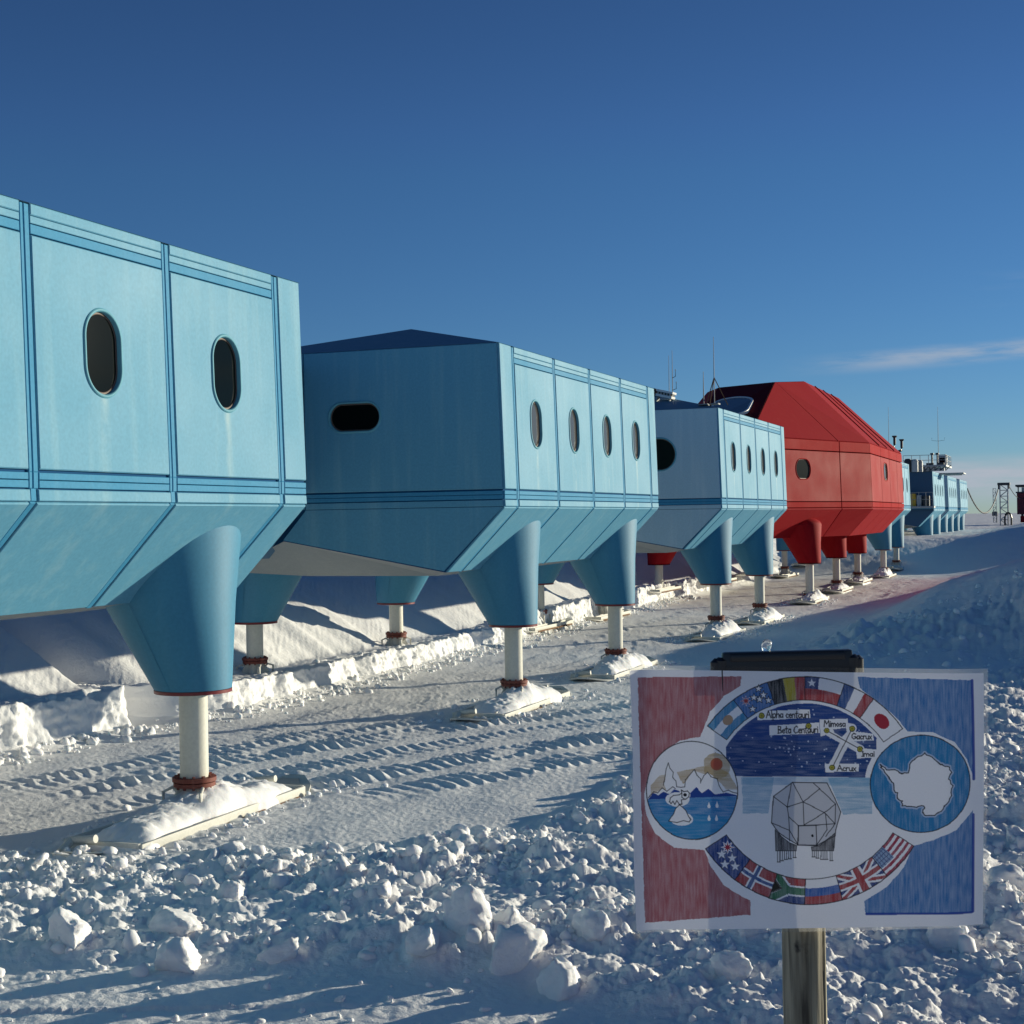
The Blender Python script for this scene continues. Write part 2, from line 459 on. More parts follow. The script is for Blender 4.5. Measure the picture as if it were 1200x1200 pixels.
    h = h + open_ * (.004 * rip * sc + .016 * np.abs(perlin(a * 8.0, l * 9.0)) * sc * np.clip(.5 + 1.2 * fbm(a * .6, l * .6, 2), .0, 1.2) + .005 * r3 + .03 * fbm(a * .7, l * 1.1, 2))
    # crawler tracks: bands of cleat marks
    def band(q, q0, hw, s, pitch, amp, mask, skew=0.0):
        w = sstep(hw, hw * .75, np.abs(q - q0))
        ph = (s + skew * np.abs(q - q0)) / pitch
        saw = ph - np.floor(ph)
        tooth = np.where(saw < .35, saw / .35, (1 - saw) / .65)
        n = np.clip(.62 + .9 * perlin(s * .55, q * 1.3) + .35 * perlin(s * 3, q * 3), .05, 1.3)
        return w * mask * amp * (tooth * n - .35), w * mask
    q = .52 * a + .854 * l; s = .854 * a - .52 * l
    qc = q + .020 * np.clip(20 - s, 0, 12) ** 1.8 - .15 * perlin(s * .2, s * 0 + 1.0)
    dz = 0
    for q0, hw, pit, amp, s0, s1, sk in ((22.9, .50, .27, .105, 9, 25.5, .25), (20.0, .50, .27, .10, 10, 22, .25), (21.4, .42, .24, .05, 9, 22, -.2),
                                         (24.2, .45, .25, .055, 8, 27, .2), (18.6, .5, .27, .06, 12, 19.5, .2)):
        b, m = band(qc, q0, hw, s, pit, amp, sstep(s0 - 1.5, s0 + 1, s) * sstep(s1 + 1.2, s1 - .5, s), sk)
        dz = dz + b * path
    for q0, hw, pit, amp, a0, a1 in ((13.0, .5, .26, .040, 15, 66), (14.9, .5, .26, .035, 15, 66), (12.0, .4, .24, .02, 20, 60), (8.2, .5, .26, .045, 40, 95), (9.6, .45, .26, .03, 40, 95)):
        lc = q0 + .5 * np.sin(a * .07 + q0)
        b, m = band(l, lc, hw, a, pit, amp, sstep(a0, a0 + 3, a) * sstep(a1, a1 - 6, a), .3)
        dz = dz + b * path
    h = h + dz
    # snow ploughed up round the skis
    for (sa, sl) in SKIS:
        e = np.exp(-(((a - sa) / 2.9) ** 4 + ((l - sl) / 1.0) ** 4))
        h = h + e * (.0 + .05 * np.abs(perlin(a * 3, l * 3)))
    # smooth strip at the viewer's feet keeps a little wind crust
    foot = sstep(13.2, 12.2, Yd)
    h = h + foot * (.02 * fbm(a * 1.2, l * 2.5, 3) + .010 * np.abs(perlin(a * 7, l * 7)))
    # drift texture on the right-hand bank
    h = h + sstep(.2, .9, hill + rp) * (.05 * fbm(a * 1.1, l * 1.1, 4) + .018 * np.abs(perlin(a * 3, l * 3)) + .012 * np.abs(perlin(a * 7, l * 7)))
    return h

def build_ground():
    fwd = -YAW                                   # clockwise angle of the view from +Y
    fine = np.radians(np.linspace(-21.5, 21.5, 1000))
    left = np.radians(np.concatenate([np.linspace(-180, -60, 40)[:-1], np.linspace(-60, -21.5, 110)[:-1]]))
    right = np.radians(np.concatenate([np.linspace(21.5, 60, 110)[1:], np.linspace(60, 180, 40)[1:]]))
    az = np.concatenate([left, fine, right]) + fwd
    r = list(np.geomspace(.4, 10.5, 26))
    dep = math.atan(EYE / r[-1])
    while r[-1] < 46:
        dep -= .00056
        r.append(EYE / math.tan(dep))
    r += list(np.arange(r[-1] + .3, 118, .34))
    r += list(np.geomspace(118.5, 400, 60)) + list(np.geomspace(420, 30000, 34))
    r = np.array(r)
    A, R = np.meshgrid(az, r)
    X = np.sin(A) * R; Y = np.cos(A) * R
    Z = height(Y, -X)
    n, m = A.shape
    V = np.stack([X, Y, Z], -1).reshape(-1, 3)
    V = np.vstack([V, [[0, 0, float(height(0., 0.))]]])
    i = np.arange(n - 1)[:, None] * m + np.arange(m - 1)[None, :]
    F = np.stack([i, i + 1, i + 1 + m, i + m], -1).reshape(-1, 4)
    o = from_np('snow_ground', V[:-1], F[:, ::-1], M_snow)
    o['kind'] = 'structure'
    return o
build_ground()

def build_bank_face():
    """the ploughed, near-vertical face of the bank: leaning, chipped, with a ragged lip"""
    a = np.arange(12.0, 78.0, .032)
    t = np.linspace(0, 1, 46)
    Ag, Tg = np.meshgrid(a, t, indexing='ij')
    l0 = wall_l(a) + np.exp(-((a - 24.45) / .42) ** 2) * 1.5
    lb = l0 + .95
    H = height(a, lb)                                    # ledge level behind the lip
    lip = 1 + .07 * perlin(a * .9, a * 0 + 2.2) + .07 * perlin(a * 2.7, a * 0 + 5.1) + .06 * perlin(a * 7.1, a * 0 + 9.4)
    lip = lip - .22 * sstep(.30, .62, perlin(a * .8 + 30, a * 0 + 1.7))
    Ht = np.maximum(.15, H * lip + .02)
    s = np.clip(Tg / .62, 0, 1); k = np.clip((Tg - .62) / .38, 0, 1)
    Z = np.where(k > 0, Ht[:, None] + (H[:, None] - .05 - Ht[:, None]) * k ** .8, -.12 + (Ht[:, None] + .12) * s)
    Lg = l0[:, None] + .02 + .16 * s + (lb - l0 - .18)[:, None] * k
    # chips and blocks: vary along the face and up it
    big = clods(Ag, Z * 1.25 + 50, .46, .7, 7); mid_ = clods(Ag, Z * 1.1 + 20, .21, .7, 8); sm = clods(Ag, Z + 70, .095, .7, 9)
    lay = .020 * perlin(Ag * .6, Z * 9) + .05 * perlin(Ag * .7, Z * 2.3)
    out = (.17 * big + .20 * mid_ + .30 * sm + lay) * (1 - k) ** .6 * sstep(-.05, .12, Z)
    Lg = Lg - out
    Z = Z + k * (1 - k) * (.8 * clods(Ag, Lg, .30, .5, 10) + .7 * clods(Ag, Lg, .13, .6, 11))
    foot = np.exp(-np.clip(Z, 0, 9) / .09) * .18 * (.6 + .6 * perlin(Ag * 1.9, Ag * 0 + 4))
    Lg = Lg - foot
    V = np.stack([-Lg, Ag, Z], -1).reshape(-1, 3)
    n, m = Ag.shape
    i = np.arange(n - 1)[:, None] * m + np.arange(m - 1)[None, :]
    o = from_np('snow_bank_face', V, np.stack([i, i + 1, i + m + 1, i + m], -1).reshape(-1, 4), M_snow)
    o['kind'] = 'structure'
build_bank_face()

# ------------------------------------------------------------------ broken snow
def chunk_shape(seed, sub=3, sharp=1.0):
    rg = np.random.default_rng(seed)
    bm = bmesh.new()
    bmesh.ops.create_icosphere(bm, subdivisions=sub, radius=1.0)
    v = np.array([x.co[:] for x in bm.verts])
    f = np.array([[w.index for w in x.verts] for x in bm.faces])
    bm.free()
    for _ in range(rg.integers(6, 11)):
        n = rg.normal(size=3); n /= np.linalg.norm(n)
        d = rg.uniform(.45, .82)
        over = np.clip(v @ n - d, 0, None)
        v = v - n * over[:, None] * (.93 * sharp)
    v = v * rg.uniform(.75, 1.25, 3)
    k = 2.2
    nz = perlin(v[:, 0] * k + seed * 3.3, v[:, 1] * k + v[:, 2] * 1.7) * .10 + perlin(v[:, 0] * 6 + seed, v[:, 2] * 6 + v[:, 1] * 3) * .05
    if sub >= 3:
        t = v[:, 0] * 1.3 + v[:, 1] * .7; q = v[:, 2] * 1.1 - v[:, 1] * .9
        nz = nz + .14 * np.abs(perlin(t * 3 + seed, q * 3)) + .07 * np.abs(perlin(q * 9 + seed, v[:, 0] * 9 + v[:, 1] * 5)) + .03 * perlin(t * 19, q * 19 + seed) - .08
    v = v * (1 + nz)[:, None]
    return v, f

def rot_rand(rg, n):
    q = rg.normal(size=(n, 4)); q /= np.linalg.norm(q, axis=1)[:, None]
    w, x, y, z = q.T
    return np.stack([1 - 2 * (y * y + z * z), 2 * (x * y - z * w), 2 * (x * z + y * w), 2 * (x * y + z * w), 1 - 2 * (x * x + z * z), 2 * (y * z - x * w),
                     2 * (x * z - y * w), 2 * (y * z + x * w), 1 - 2 * (x * x + y * y)], -1).reshape(n, 3, 3)

def in_berm(n, rg):
    out = []
    while len(out) < n:
        Xd = rg.uniform(-7.6, 8.5, 4000); Yd = rg.uniform(9.5, 29, 4000)
        a = .9373 * Yd + .3483 * Xd; l = .3483 * Yd - .9373 * Xd
        h, b = height(a, l, False)
        dens = np.clip(.22 + 1.7 * fbm(a * .55 + 5, l * .55, 3), .03, 1) * (13.5 / Yd) ** .6
        keep = (b > .15) & (rg.random(4000) < b * dens) & (np.abs(Xd) < Yd * .40)
        out += list(zip(a[keep], l[keep], Yd[keep]))
    return np.array(out[:n])

def scatter_mesh(name, A, L, S, shapes, rg, sink=.3):
    Z = height(A, L)
    Vs, Fs, off = [], [], 0
    R = rot_rand(rg, len(A))
    for i in range(len(A)):
        v, f = shapes[i % len(shapes)]
        w = (v @ R[i].T) * S[i]
        w = w + np.array([-L[i], A[i], Z[i] + S[i] * (.55 - sink)])
        Vs.append(w); Fs.append(f + off); off += len(v)
    return from_np(name, np.vstack(Vs), np.vstack(Fs), M_chunk)

rg = np.random.default_rng(5)
small = [chunk_shape(100 + i, 1, .9) for i in range(14)]
fine_ = [chunk_shape(130 + i, 2, .95) for i in range(18)]
midsz = [chunk_shape(200 + i, 2) for i in range(16)]
P = in_berm(5600, rg)
S = .012 + .05 * rg.random(len(P)) ** 2.8
# crumbs along the foot of the cut face, round the skis and on the path
ea = rg.uniform(17, 70, 1500); el = wall_l(ea) - np.abs(rg.normal(0, .35, 1500)) - .05
ka, kl, ks = [], [], []
for sa, sl in SKIS[:6]:
    n = 150
    ka += list(sa + rg.uniform(-2.9, 2.9, n)); kl += list(sl + rg.choice([-1, 1], n) * (.6 + np.abs(rg.normal(0, .28, n)))); ks += list(.02 + .06 * rg.random(n) ** 3)
fa = rg.uniform(9.5, 13.5, 260); fl = rg.uniform(2.5, 9, 260)
ra = rg.uniform(36, 50, 320); rl = rg.uniform(-3, 6, 320)
A = np.concatenate([P[:, 0], ea, ka, fa, ra]); L_ = np.concatenate([P[:, 1], el, kl, fl, rl])
SS = np.concatenate([S, .025 + .09 * rg.random(1500) ** 3, ks, .012 + .035 * rg.random(260) ** 3, .02 + .10 * rg.random(320) ** 4])
lg = SS > .03
tag(scatter_mesh('snow_crumbs', A[~lg], L_[~lg], SS[~lg], small, rg), kind='stuff')
tag(scatter_mesh('snow_rubble', A[lg], L_[lg], SS[lg], fine_, rg, .45), kind='stuff')
# clods along the broken upper edge and the face of the cut bank
n = 120
ca_ = rg.uniform(17, 72, n); cl_ = wall_l(ca_) + rg.uniform(.05, .5, n)
tag(scatter_mesh('snow_clods', ca_, cl_, .05 + .13 * rg.random(n) ** 2.2, midsz, rg, .78), kind='stuff')
P2 = in_berm(800, rg)
tag(scatter_mesh('snow_crumble', P2[:, 0], P2[:, 1],   .055 + .08 * rg.random(800) ** 1.6, midsz, rg, .6), kind='stuff')
# individual blocks
big = []
for i in range(14):
    v, f = chunk_shape(300 + i, 4)
    me = None
    big.append((v, f))
meshes = []
def block(i, a, l, s, label, rz, group=None, squash=1.0, sink=.30):
    k = i % len(big)
    while len(meshes) <= k: meshes.append(None)
    if meshes[k] is None:
        o = from_np('snow_block', big[k][0], big[k][1], M_chunk)
        meshes[k] = o.data
    else:
        o = bpy.data.objects.new('snow_block', meshes[k]); COL.objects.link(o)
    z = float(height(np.array([a]), np.array([l]))[0])
    o.location = (-l, a, z + s * (.5 - sink))
    o.scale = (s * 1.12, s, s * squash)
    o.rotation_euler = (rg.uniform(-.5, .5), rg.uniform(-.5, .5), rz)
    tag(o, label, 'snow block', group)
    return o
named = [  # image spot, radius, words
    (600, 1118, .29, 'largest rounded snow block, left of the sign, with a dark shaded side', .8),
    (548, 1090, .22, 'tall wedge of broken snow just left of the largest rounded block', 1.35),
    (500, 1110, .24, 'pale snow block with a shaded face, left of the tall snow wedge', .9),
    (652, 1150, .24, 'rough snow block at the front of the berm, below and right of the largest one', .8),
    (690, 1090, .22, 'sunlit snow block behind the largest one, close to the left edge of the sign', .9),
    (84, 1102, .25, 'squarish sunlit snow block at the far left of the berm', .95),
    (214, 1125, .27, 'rough textured snow block at the lower left, nearest the smooth snow strip', .8),
    (206, 1085, .22, 'rounded snow block directly behind the rough textured one at the lower left', .8),
    (274, 1045, .22, 'broad angular snow block in the middle of the berm below the nearest ski', .85),
    (328, 1020, .17, 'flat topped snow block on the berm to the right below the nearest ski', .8),
    (548, 990, .20, 'bright snow block on the back edge of the berm, above the tall wedge', .9),
    (512, 996, .17, 'grey shaded snow lump beside the bright block on the back edge of the berm', .9),
    (580, 990, .15, 'small cube-like snow block right of the bright one on the back edge', .9),
    (855, 1140, .16, 'round pale snow block just left of the wooden sign post', .95),
    (1110, 1098, .17, 'roundish snow block to the right of the post below the sign', .9),
    (1180, 1048, .22, 'sunlit snow block at the right edge, level with the bottom of the sign', .9),
    (398, 1165, .05, 'small lone snowball lying on the smooth strip in the foreground', 1.0),
]
def ground_at(px, py):
    """march the view ray of an image spot down to the snow"""
    u2, v2 = px - 600, 600 - py
    c, s = math.cos(ROLL), math.sin(ROLL)
    u, v = u2 * c + v2 * s, v2 * c - u2 * s
    x, zc = u / FPX, v / FPX
    Yf = math.cos(PITCH) - zc * math.sin(PITCH); z = math.sin(PITCH) + zc * math.cos(PITCH)
    X = x * math.cos(YAW) - Yf * math.sin(YAW); Y = x * math.sin(YAW) + Yf * math.cos(YAW)
    t = np.linspace(9, 45, 1400)
    h = height(Y * t, -X * t, False)[0]
    k = int(np.argmax(EYE + z * t < h))
    return Y * t[k], -X * t[k]
for i, (px, py, s, lab, sq) in enumerate(named):
    a, l = ground_at(px, py + 10)
    block(i, a, l, s, lab, rg.uniform(0, 6.28), None, sq, .42)
P3 = in_berm(190, rg)
for i in range(len(P3)):
    s = .085 + .14 * rg.random() ** 2.0
    block(i + 3, P3[i, 0], P3[i, 1], s, 'broken angular snow block lying among the rubble of the foreground berm', rg.uniform(0, 6.28),
          'broken snow blocks scattered over the foreground berm', rg.uniform(.6, .95), .58)
# ------------------------------------------------------------------ station modules
Z1, Z2, ZL, ZT, ZB = .573 + EYE, .403 + EYE, .27 + EYE, 3.36 + EYE, -.978 + EYE
HL = 5.625
W1, WT, WB = 3.83, 3.75, 2.62
JO = [-HL, -HL + .70, -HL + .70 + 2.4625, 0.0, HL - .70 - 2.4625, HL - .70, HL]
JO[3] = 0.0

def facet_strips(q, horizontal_h):
    return

def clad_side(q, joints, mats_bm, windows, win_z, parent, M, skip_win=()):
    """upper wall facet with panels, seams, top band; joints in facet x"""
    pan, trim = mats_bm
    H = q.h
    top0 = H - .33
    for k in range(len(joints) - 1):
        x0, x1 = joints[k], joints[k + 1]
        a = x0 + (.095 if k > 0 else .0); b = x1 - (.075 if k < len(joints) - 2 else .0)
        edge = k in (0, len(joints) - 2)
        if windows and not edge and k not in skip_win:
            cx = (x0 + x1) / 2 - .02
            holed_slab(pan, q, a, b, .025, top0, cx, win_z, .62, .92, .045)
            make_window(q, cx, win_z, .62, .92, parent, M, .045)
        elif edge:
            slab(pan, q, a, b, .025, H, .045)
            continue
        else:
            slab(pan, q, a, b, .025, top0, .045)
        slab(trim, q, a, b, top0 + .016, top0 + .116, .036, .005)
        slab(pan, q, a, b, top0 + .126, top0 + .203, .038, .005)
        slab(pan, q, a, b, top0 + .209, H, .045, .01)
    for k in range(1, len(joints) - 1):
        x = joints[k]
        slab(trim, q, x - .062, x - .012, 0, H - .012, .034, .006)
        slab(trim, q, x + .004, x + .082, 0, H - .012, .034, .006)

def belt(q, joints, trim, n=2):
    H = q.h
    for k in range(len(joints) - 1):
        a = joints[k] + (.095 if k > 0 else 0); b = joints[k + 1] - (.075 if k < len(joints) - 2 else 0)
        slab(trim, q, a, b, .006, H * .49, .036, .005)
        slab(trim, q, a, b, H * .54, H - .006, .036, .005)
    for k in range(1, len(joints) - 1):
        x = joints[k]
        slab(trim, q, x - .062, x - .012, .0, H, .034, .006)
        slab(trim, q, x + .004, x + .082, .0, H, .034, .006)

def lip_slope(ql, qs, joints, pan, trim):
    for k in range(len(joints) - 1):
        a = joints[k] + (.075 if k > 0 else 0); b = joints[k + 1] - (.055 if k < len(joints) - 2 else 0)
        slab(pan, ql, a, b, .0, ql.h - .012, .04, .008)
        slab(pan, qs, a, b, .03, qs.h - .004, .034, .01)
    for k in range(1, len(joints) - 1):
        x = joints[k]
        slab(trim, ql, x - .035, x + .055, 0, ql.h, .025, .006)
        slab(trim, qs, x - .035, x + .055, 0, qs.h, .022, .006)

def make_leg(parent, x, y, inward, M, foot=True, zc=None, r=.453, zf=None, gz=0.0, top=.16):
    """oblique fairing cone (part) with strut, ring, flange and ski (sub-parts). inward = -1 or +1 in x"""
    zb = (EYE - 2.15) if zc is None else zc
    zf = (EYE - 3.31) if zf is None else zf
    zt = EYE + top
    g = (zt - zb) / 2.18
    bm = bmesh.new()
    lathe(bm, [(r, zb, 0), (r + .05, zb + .02, 0), (r + (.757 * g) * .5, (zb + zt) / 2, inward * .635 * g * .5), (r + .757 * g, zt, inward * .635 * g)] + ([((r + .757 * g) * .93, zt + .14, inward * .635 * g), ((r + .757 * g) * .72, zt + .27, inward * .65 * g), ((r + .757 * g) * .3, zt + .34, inward * .65 * g)] if top < 0 else []), 56, (x, y, 0))
    for ta in (205, 268):
        c, s = math.cos(math.radians(ta)), math.sin(math.radians(ta))
        r1 = r + .757 * g
        tube(bm, [(x + (r + .05) * c, y + (r + .05) * s, zb + .03), (x + inward * .635 * g + (r1 + .002) * c, y + (r1 + .002) * s, zt)], .004, 5)
    leg = from_bm('leg', bm, M['cone'], parent, True, angle=40)
    bm = bmesh.new()
    lathe(bm, [(r + .012, zb - .035), (r + .05, zb - .03), (r + .052, zb + .012), (r + .03, zb + .016)], 56, (x, y, 0), False)
    from_bm('rim_ring', bm, M['ring'], leg, True, angle=40)
    bm = bmesh.new()
    lathe(bm, [(.185, zb + .05), (.185, zf)], 32, (x, y, 0))
    lathe(bm, [(.035, -.01), (.035, .012)], 10, (x + .0, y, zb))
    from_bm('strut', bm, M_pole, leg, True, angle=40)
    if not foot: return leg
    bm = bmesh.new()
    lathe(bm, [(.17, zf - .03), (.285, zf - .03), (.285, zf + .022), (.17, zf + .022)], 40, (x, y, 0), False)
    lathe(bm, [(.17, zf - .095), (.27, zf - .095), (.27, zf - .045), (.17, zf - .045)], 40, (x, y, 0), False)
    for k in range(12):
        t = 2 * PI * k / 12
        lathe(bm, [(.022, zf - .125), (.022, zf + .05)], 6, (x + .235 * math.cos(t), y + .235 * math.sin(t), 0))
    from_bm('flange', bm, M_flange, leg, True, angle=35)
    # bracket: stub, gussets and two handles
    bm = bmesh.new()
    lathe(bm, [(.15, zf - .09), (.15, gz + .16)], 24, (x, y, 0))
    for k in range(4):
        t = PI / 4 + k * PI / 2
        c, s = math.cos(t), math.sin(t)
        for (o) in (-.02, .02):
            pass
        p = [Vector((x + .14 * c, y + .14 * s, zf - .1)), Vector((x + .2 * c, y + .2 * s, zf - .1)), Vector((x + .40 * c, y + .46 * s, gz + .15)), Vector((x + .14 * c, y + .14 * s, gz + .15))]
        nrm = Vector((-s, c, 0)) * .022
        A = [bm.verts.new(v + nrm) for v in p]; B = [bm.verts.new(v - nrm) for v in p]
        bm.faces.new(A); bm.faces.new(B[::-1])
        for i in range(4): bm.faces.new([A[i], B[i], B[(i + 1) % 4], A[(i + 1) % 4]])
    for sy in (-1, 1):
        for sx in (-.28, .28):
            tube(bm, [(x + sx, y + sy * .30, gz + .14), (x + sx, y + sy * .30, gz + .46), (x + sx * .8, y + sy * .16, gz + .50), (x + sx * .5, y + sy * .12, gz + .40)], .024, 8)
    from_bm('bracket', bm, M_ski, leg, True, angle=35)
    # ski: long plate with side flanges and pointed, upturned tips
    bm = bmesh.new()
    hw, hl = .58, 2.35
    prof = [(-hl - .42, .16, .12), (-hl - .1, .09, .40), (-hl + .25, .045, .55), (-hl + .6, .03, hw), (0, .03, hw), (hl - .6, .03, hw), (hl - .25, .045, .55), (hl + .1, .09, .40), (hl + .42, .16, .12)]
    rows = []
    for (yy, zz, w) in prof:
        rows.append([bm.verts.new((x + sx * w, y + yy, gz + zz + dz)) for sx, dz in ((-1, 0), (1, 0), (1, .035), (-1, .035))])
    for i in range(len(rows) - 1):
        for k in range(4):
            bm.faces.new([rows[i][k], rows[i][(k + 1) % 4], rows[i + 1][(k + 1) % 4], rows[i + 1][k]])
    bm.faces.new(rows[0][::-1]); bm.faces.new(rows[-1])
    for sx in (-1, 1):
        box(bm, (x + sx * (hw - .05), y, gz + .12), (.05, 2 * hl - .7, .12), 0, .01)
        box(bm, (x + sx * .30, y, gz + .13), (.04, 2 * hl - 1.0, .14), 0, .01)
    for sy in (-1, 1):
        box(bm, (x, y + sy * (hl - .35), gz + .12), (2 * hw - .12, .06, .13), 0, .01)
        tube(bm, [(x - .34, y + sy * (hl - .22), gz + .2), (x + .0, y + sy * (hl - .22), gz + .24)], .05, 12)
        tube(bm, [(x - .34, y + sy * (hl - .22), gz + .2), (x - .3, y + sy * (hl + .05), gz + .12)], .05, 10)
    ski = from_bm('ski', bm, M_ski, leg, True, angle=35)
    bm = bmesh.new()
    for sx in (-1, 1):
        box(bm, (x + sx * (hw + .004), y, gz + .052), (.014, 2 * hl - 1.15, .05))
    from_bm('rusty_edge', bm, M_rust, leg)
    bm = bmesh.new()
    for sy in (-1, 1):
        bm = bmesh.new()
        for tx, ty in ((-.02, 0),):
            v = [(x - .34, y + sy * (hl - .05), gz + .124), (x + .30, y + sy * (hl - .05), gz + .124), (x + .14, y + sy * (hl + .24), gz + .172), (x - .14, y + sy * (hl + .24), gz + .172)]
            poly(bm, v)
        from_bm('tip_plate', bm, M_skipanel, ski)
    return leg

def snow_heap(a, l, gz, seed, label, length=2.2, hh=.42):
    """heap of packed snow lying on a ski"""
    n, m = 90, 44
    y = np.linspace(-length, length, n); x = np.linspace(-.72, .72, m)
    Yg, Xg = np.meshgrid(y, x, indexing='ij')
    prof = sstep(-length, -length + .7, Yg) * sstep(length, length - .7, Yg)
    lat = np.clip(1 - (np.abs(Xg - .10 - .06 * np.sin(Yg * 2)) / (.42 + .12 * perlin(Yg * 1.3 + seed, Yg * 0 + seed))) ** 2.4, 0, 1)
    mid = .55 + .55 * np.exp(-((Yg - .15) / .8) ** 2)
    Z = prof * lat ** .6 * hh * .8 * mid * (1 + .35 * fbm(Xg * 2.2 + seed, Yg * 1.6, 3))
    Z = Z + prof * lat * (.07 * np.abs(perlin(Xg * 7 + seed, Yg * 7)) + .03 * np.abs(perlin(Xg * 17 + seed, Yg * 17)))
    Z = np.where(Z < .012, -.2, Z)
    V = np.stack([Xg - l, Yg + a, Z + gz + .05], -1).reshape(-1, 3)
    i = np.arange(n - 1)[:, None] * m + np.arange(m - 1)[None, :]
    F = np.stack([i, i + m, i + m + 1, i + 1], -1).reshape(-1, 4)
    keep = (V[F][:, :, 2] > gz - .1).any(1)
    o = from_np('snow_heap', V, F[keep], M_chunk)
    tag(o, label, 'snow heap', 'heaps of snow lying on the skis')

def make_module(ac, label, M, leg_y=(-3.055, 4.345), windows=True, joints=None, end_win=None, flat_end_balcony=False, zf=None, foot=True, gzs=None, name='station_module'):
    root = empty(name, (-CL, ac, 0))
    tag(root, label, 'building', 'pods of the polar station')
    # dark carcass showing in the joints
    bm = bmesh.new()
    def hullring(w, z, inset=0.0):
        return [(w, -HL, z), (w, HL, z), (-.34, HL, z), (-w, HL - .7, z), (-w, -HL + .7, z), (-.34, -HL, z)]
    levels = [hullring(WT, ZT), hullring(W1, Z1), hullring(W1, Z2), hullring(W1 + .008, ZL)]
    vs = [[bm.verts.new(p) for p in r] for r in levels]
    for i in range(3):
        for k in range(6):
            bm.faces.new([vs[i][k], vs[i][(k + 1) % 6], vs[i + 1][(k + 1) % 6], vs[i + 1][k]])
    # lower slopes
    b = {}
    for sx in (1, -1):
        for sy in (1, -1):
            b[sx, sy] = bm.verts.new((sx * WB, sy * (HL if sx > 0 else HL - .7), ZB))
    e = {sy: bm.verts.new((-.86, sy * HL, 3.50)) for sy in (1, -1)}
    R = vs[3]
    bm.faces.new([R[0], R[1], b[1, 1], b[1, -1]])
    bm.faces.new([R[3], R[4], b[-1, -1], b[-1, 1]])
    for sy, ids in ((-1, (0, 5, 4)), (1, (1, 2, 3))):
        bm.faces.new([R[ids[0]], R[ids[1]], e[sy], b[1, sy]])
        bm.faces.new([R[ids[1]], R[ids[2]], b[-1, sy], e[sy]])
    hull = from_bm('hull', bm, M['groove'], root)
    # grey underside with rising ends
    bm = bmesh.new()
    bb = {k: bm.verts.new((k[0] * WB, k[1] * (HL if k[0] > 0 else HL - .7), ZB)) for k in b}
    ee = {sy: bm.verts.new((-.86, sy * HL, 3.50)) for sy in (1, -1)}
    cc = {(sx, sy): bm.verts.new((sx * 1.5, sy * 3.4, EYE - 1.13)) for sx in (1, -1) for sy in (1, -1)}
    bm.faces.new([cc[1, 1], cc[1, -1], cc[-1, -1], cc[-1, 1]])
    for sx in (1, -1): bm.faces.new([bb[sx, 1], bb[sx, -1], cc[sx, -1], cc[sx, 1]])
    for sy in (1, -1):
        bm.faces.new([bb[1, sy], ee[sy], cc[1, sy]])
        bm.faces.new([ee[sy], bb[-1, sy], cc[-1, sy]])
        bm.faces.new([ee[sy], cc[-1, sy], cc[1, sy]])
    from_bm('underside', bm, M['under'], root)
    pan, trim = bmesh.new(), bmesh.new()
    pan2, trim2 = bmesh.new(), bmesh.new()
    J = [j + HL for j in (joints or JO)]
    # right side (+x)
    qu = Quad((W1, -HL, Z1), (W1, HL, Z1), (WT, HL, ZT), (WT, -HL, ZT))
    qb = Quad((W1, -HL, Z2), (W1, HL, Z2), (W1, HL, Z1), (W1, -HL, Z1))
    ql = Quad((W1 + .008, -HL, ZL), (W1 + .008, HL, ZL), (W1, HL, Z2), (W1, -HL, Z2))
    qs = Quad((WB, -HL, ZB), (WB, HL, ZB), (W1 + .008, HL, ZL), (W1 + .008, -HL, ZL))
    clad_side(qu, J, (pan, trim), windows, 1.345, root, M)
    belt(qb, J, trim); lip_slope(ql, qs, J, pan, trim)
    # left side (-x)
    h2 = HL - .7
    J2 = [0, h2 - 2.4625, h2, h2 + 2.4625, 2 * h2]
    qu = Quad((-W1, h2, Z1), (-W1, -h2, Z1), (-WT, -h2, ZT), (-WT, h2, ZT))
    qb = Quad((-W1, h2, Z2), (-W1, -h2, Z2), (-W1, -h2, Z1), (-W1, h2, Z1))
    ql = Quad((-W1 - .008, h2, ZL), (-W1 - .008, -h2, ZL), (-W1, -h2, Z2), (-W1, h2, Z2))
    qs = Quad((-WB, h2, ZB), (-WB, -h2, ZB), (-W1 - .008, -h2, ZL), (-W1 - .008, h2, ZL))
    clad_side(qu, J2, (pan2, trim2), windows, 1.345, root, M)
    belt(qb, J2, trim2); lip_slope(ql, qs, J2, pan2, trim2)
    # ends
    for sy in (-1, 1):
        endp, etrim = bmesh.new(), bmesh.new()
        if sy < 0:
            qe = Quad((-.34, -HL, Z1), (W1, -HL, Z1), (WT, -HL, ZT), (-.34, -HL, ZT))
            qb = Quad((-.34, -HL, Z2), (W1, -HL, Z2), (W1, -HL, Z1), (-.34, -HL, Z1))
            ql = Quad((-.34, -HL, ZL), (W1 + .008, -HL, ZL), (W1, -HL, Z2), (-.34, -HL, Z2))
        else:
            qe = Quad((W1, HL, Z1), (-.34, HL, Z1), (-.34, HL, ZT), (WT, HL, ZT))
            qb = Quad((W1, HL, Z2), (-.34, HL, Z2), (-.34, HL, Z1), (W1, HL, Z1))
            ql = Quad((W1 + .008, HL, ZL), (-.34, HL, ZL), (-.34, HL, Z2), (W1, HL, Z2))
        if end_win and sy < 0:
            cx, cz, w, h = end_win
            holed_slab(endp, qe, .0, qe.w, .025, qe.h, cx, cz, w, h, .045)
            make_window(qe, cx, cz, w, h, root, dict(M, pane=M_pane), .045)
        else:
            slab(endp, qe, .0, qe.w, .025, qe.h, .045)
        slab(etrim, qb, 0, qb.w, .006, qb.h * .49, .036, .005)
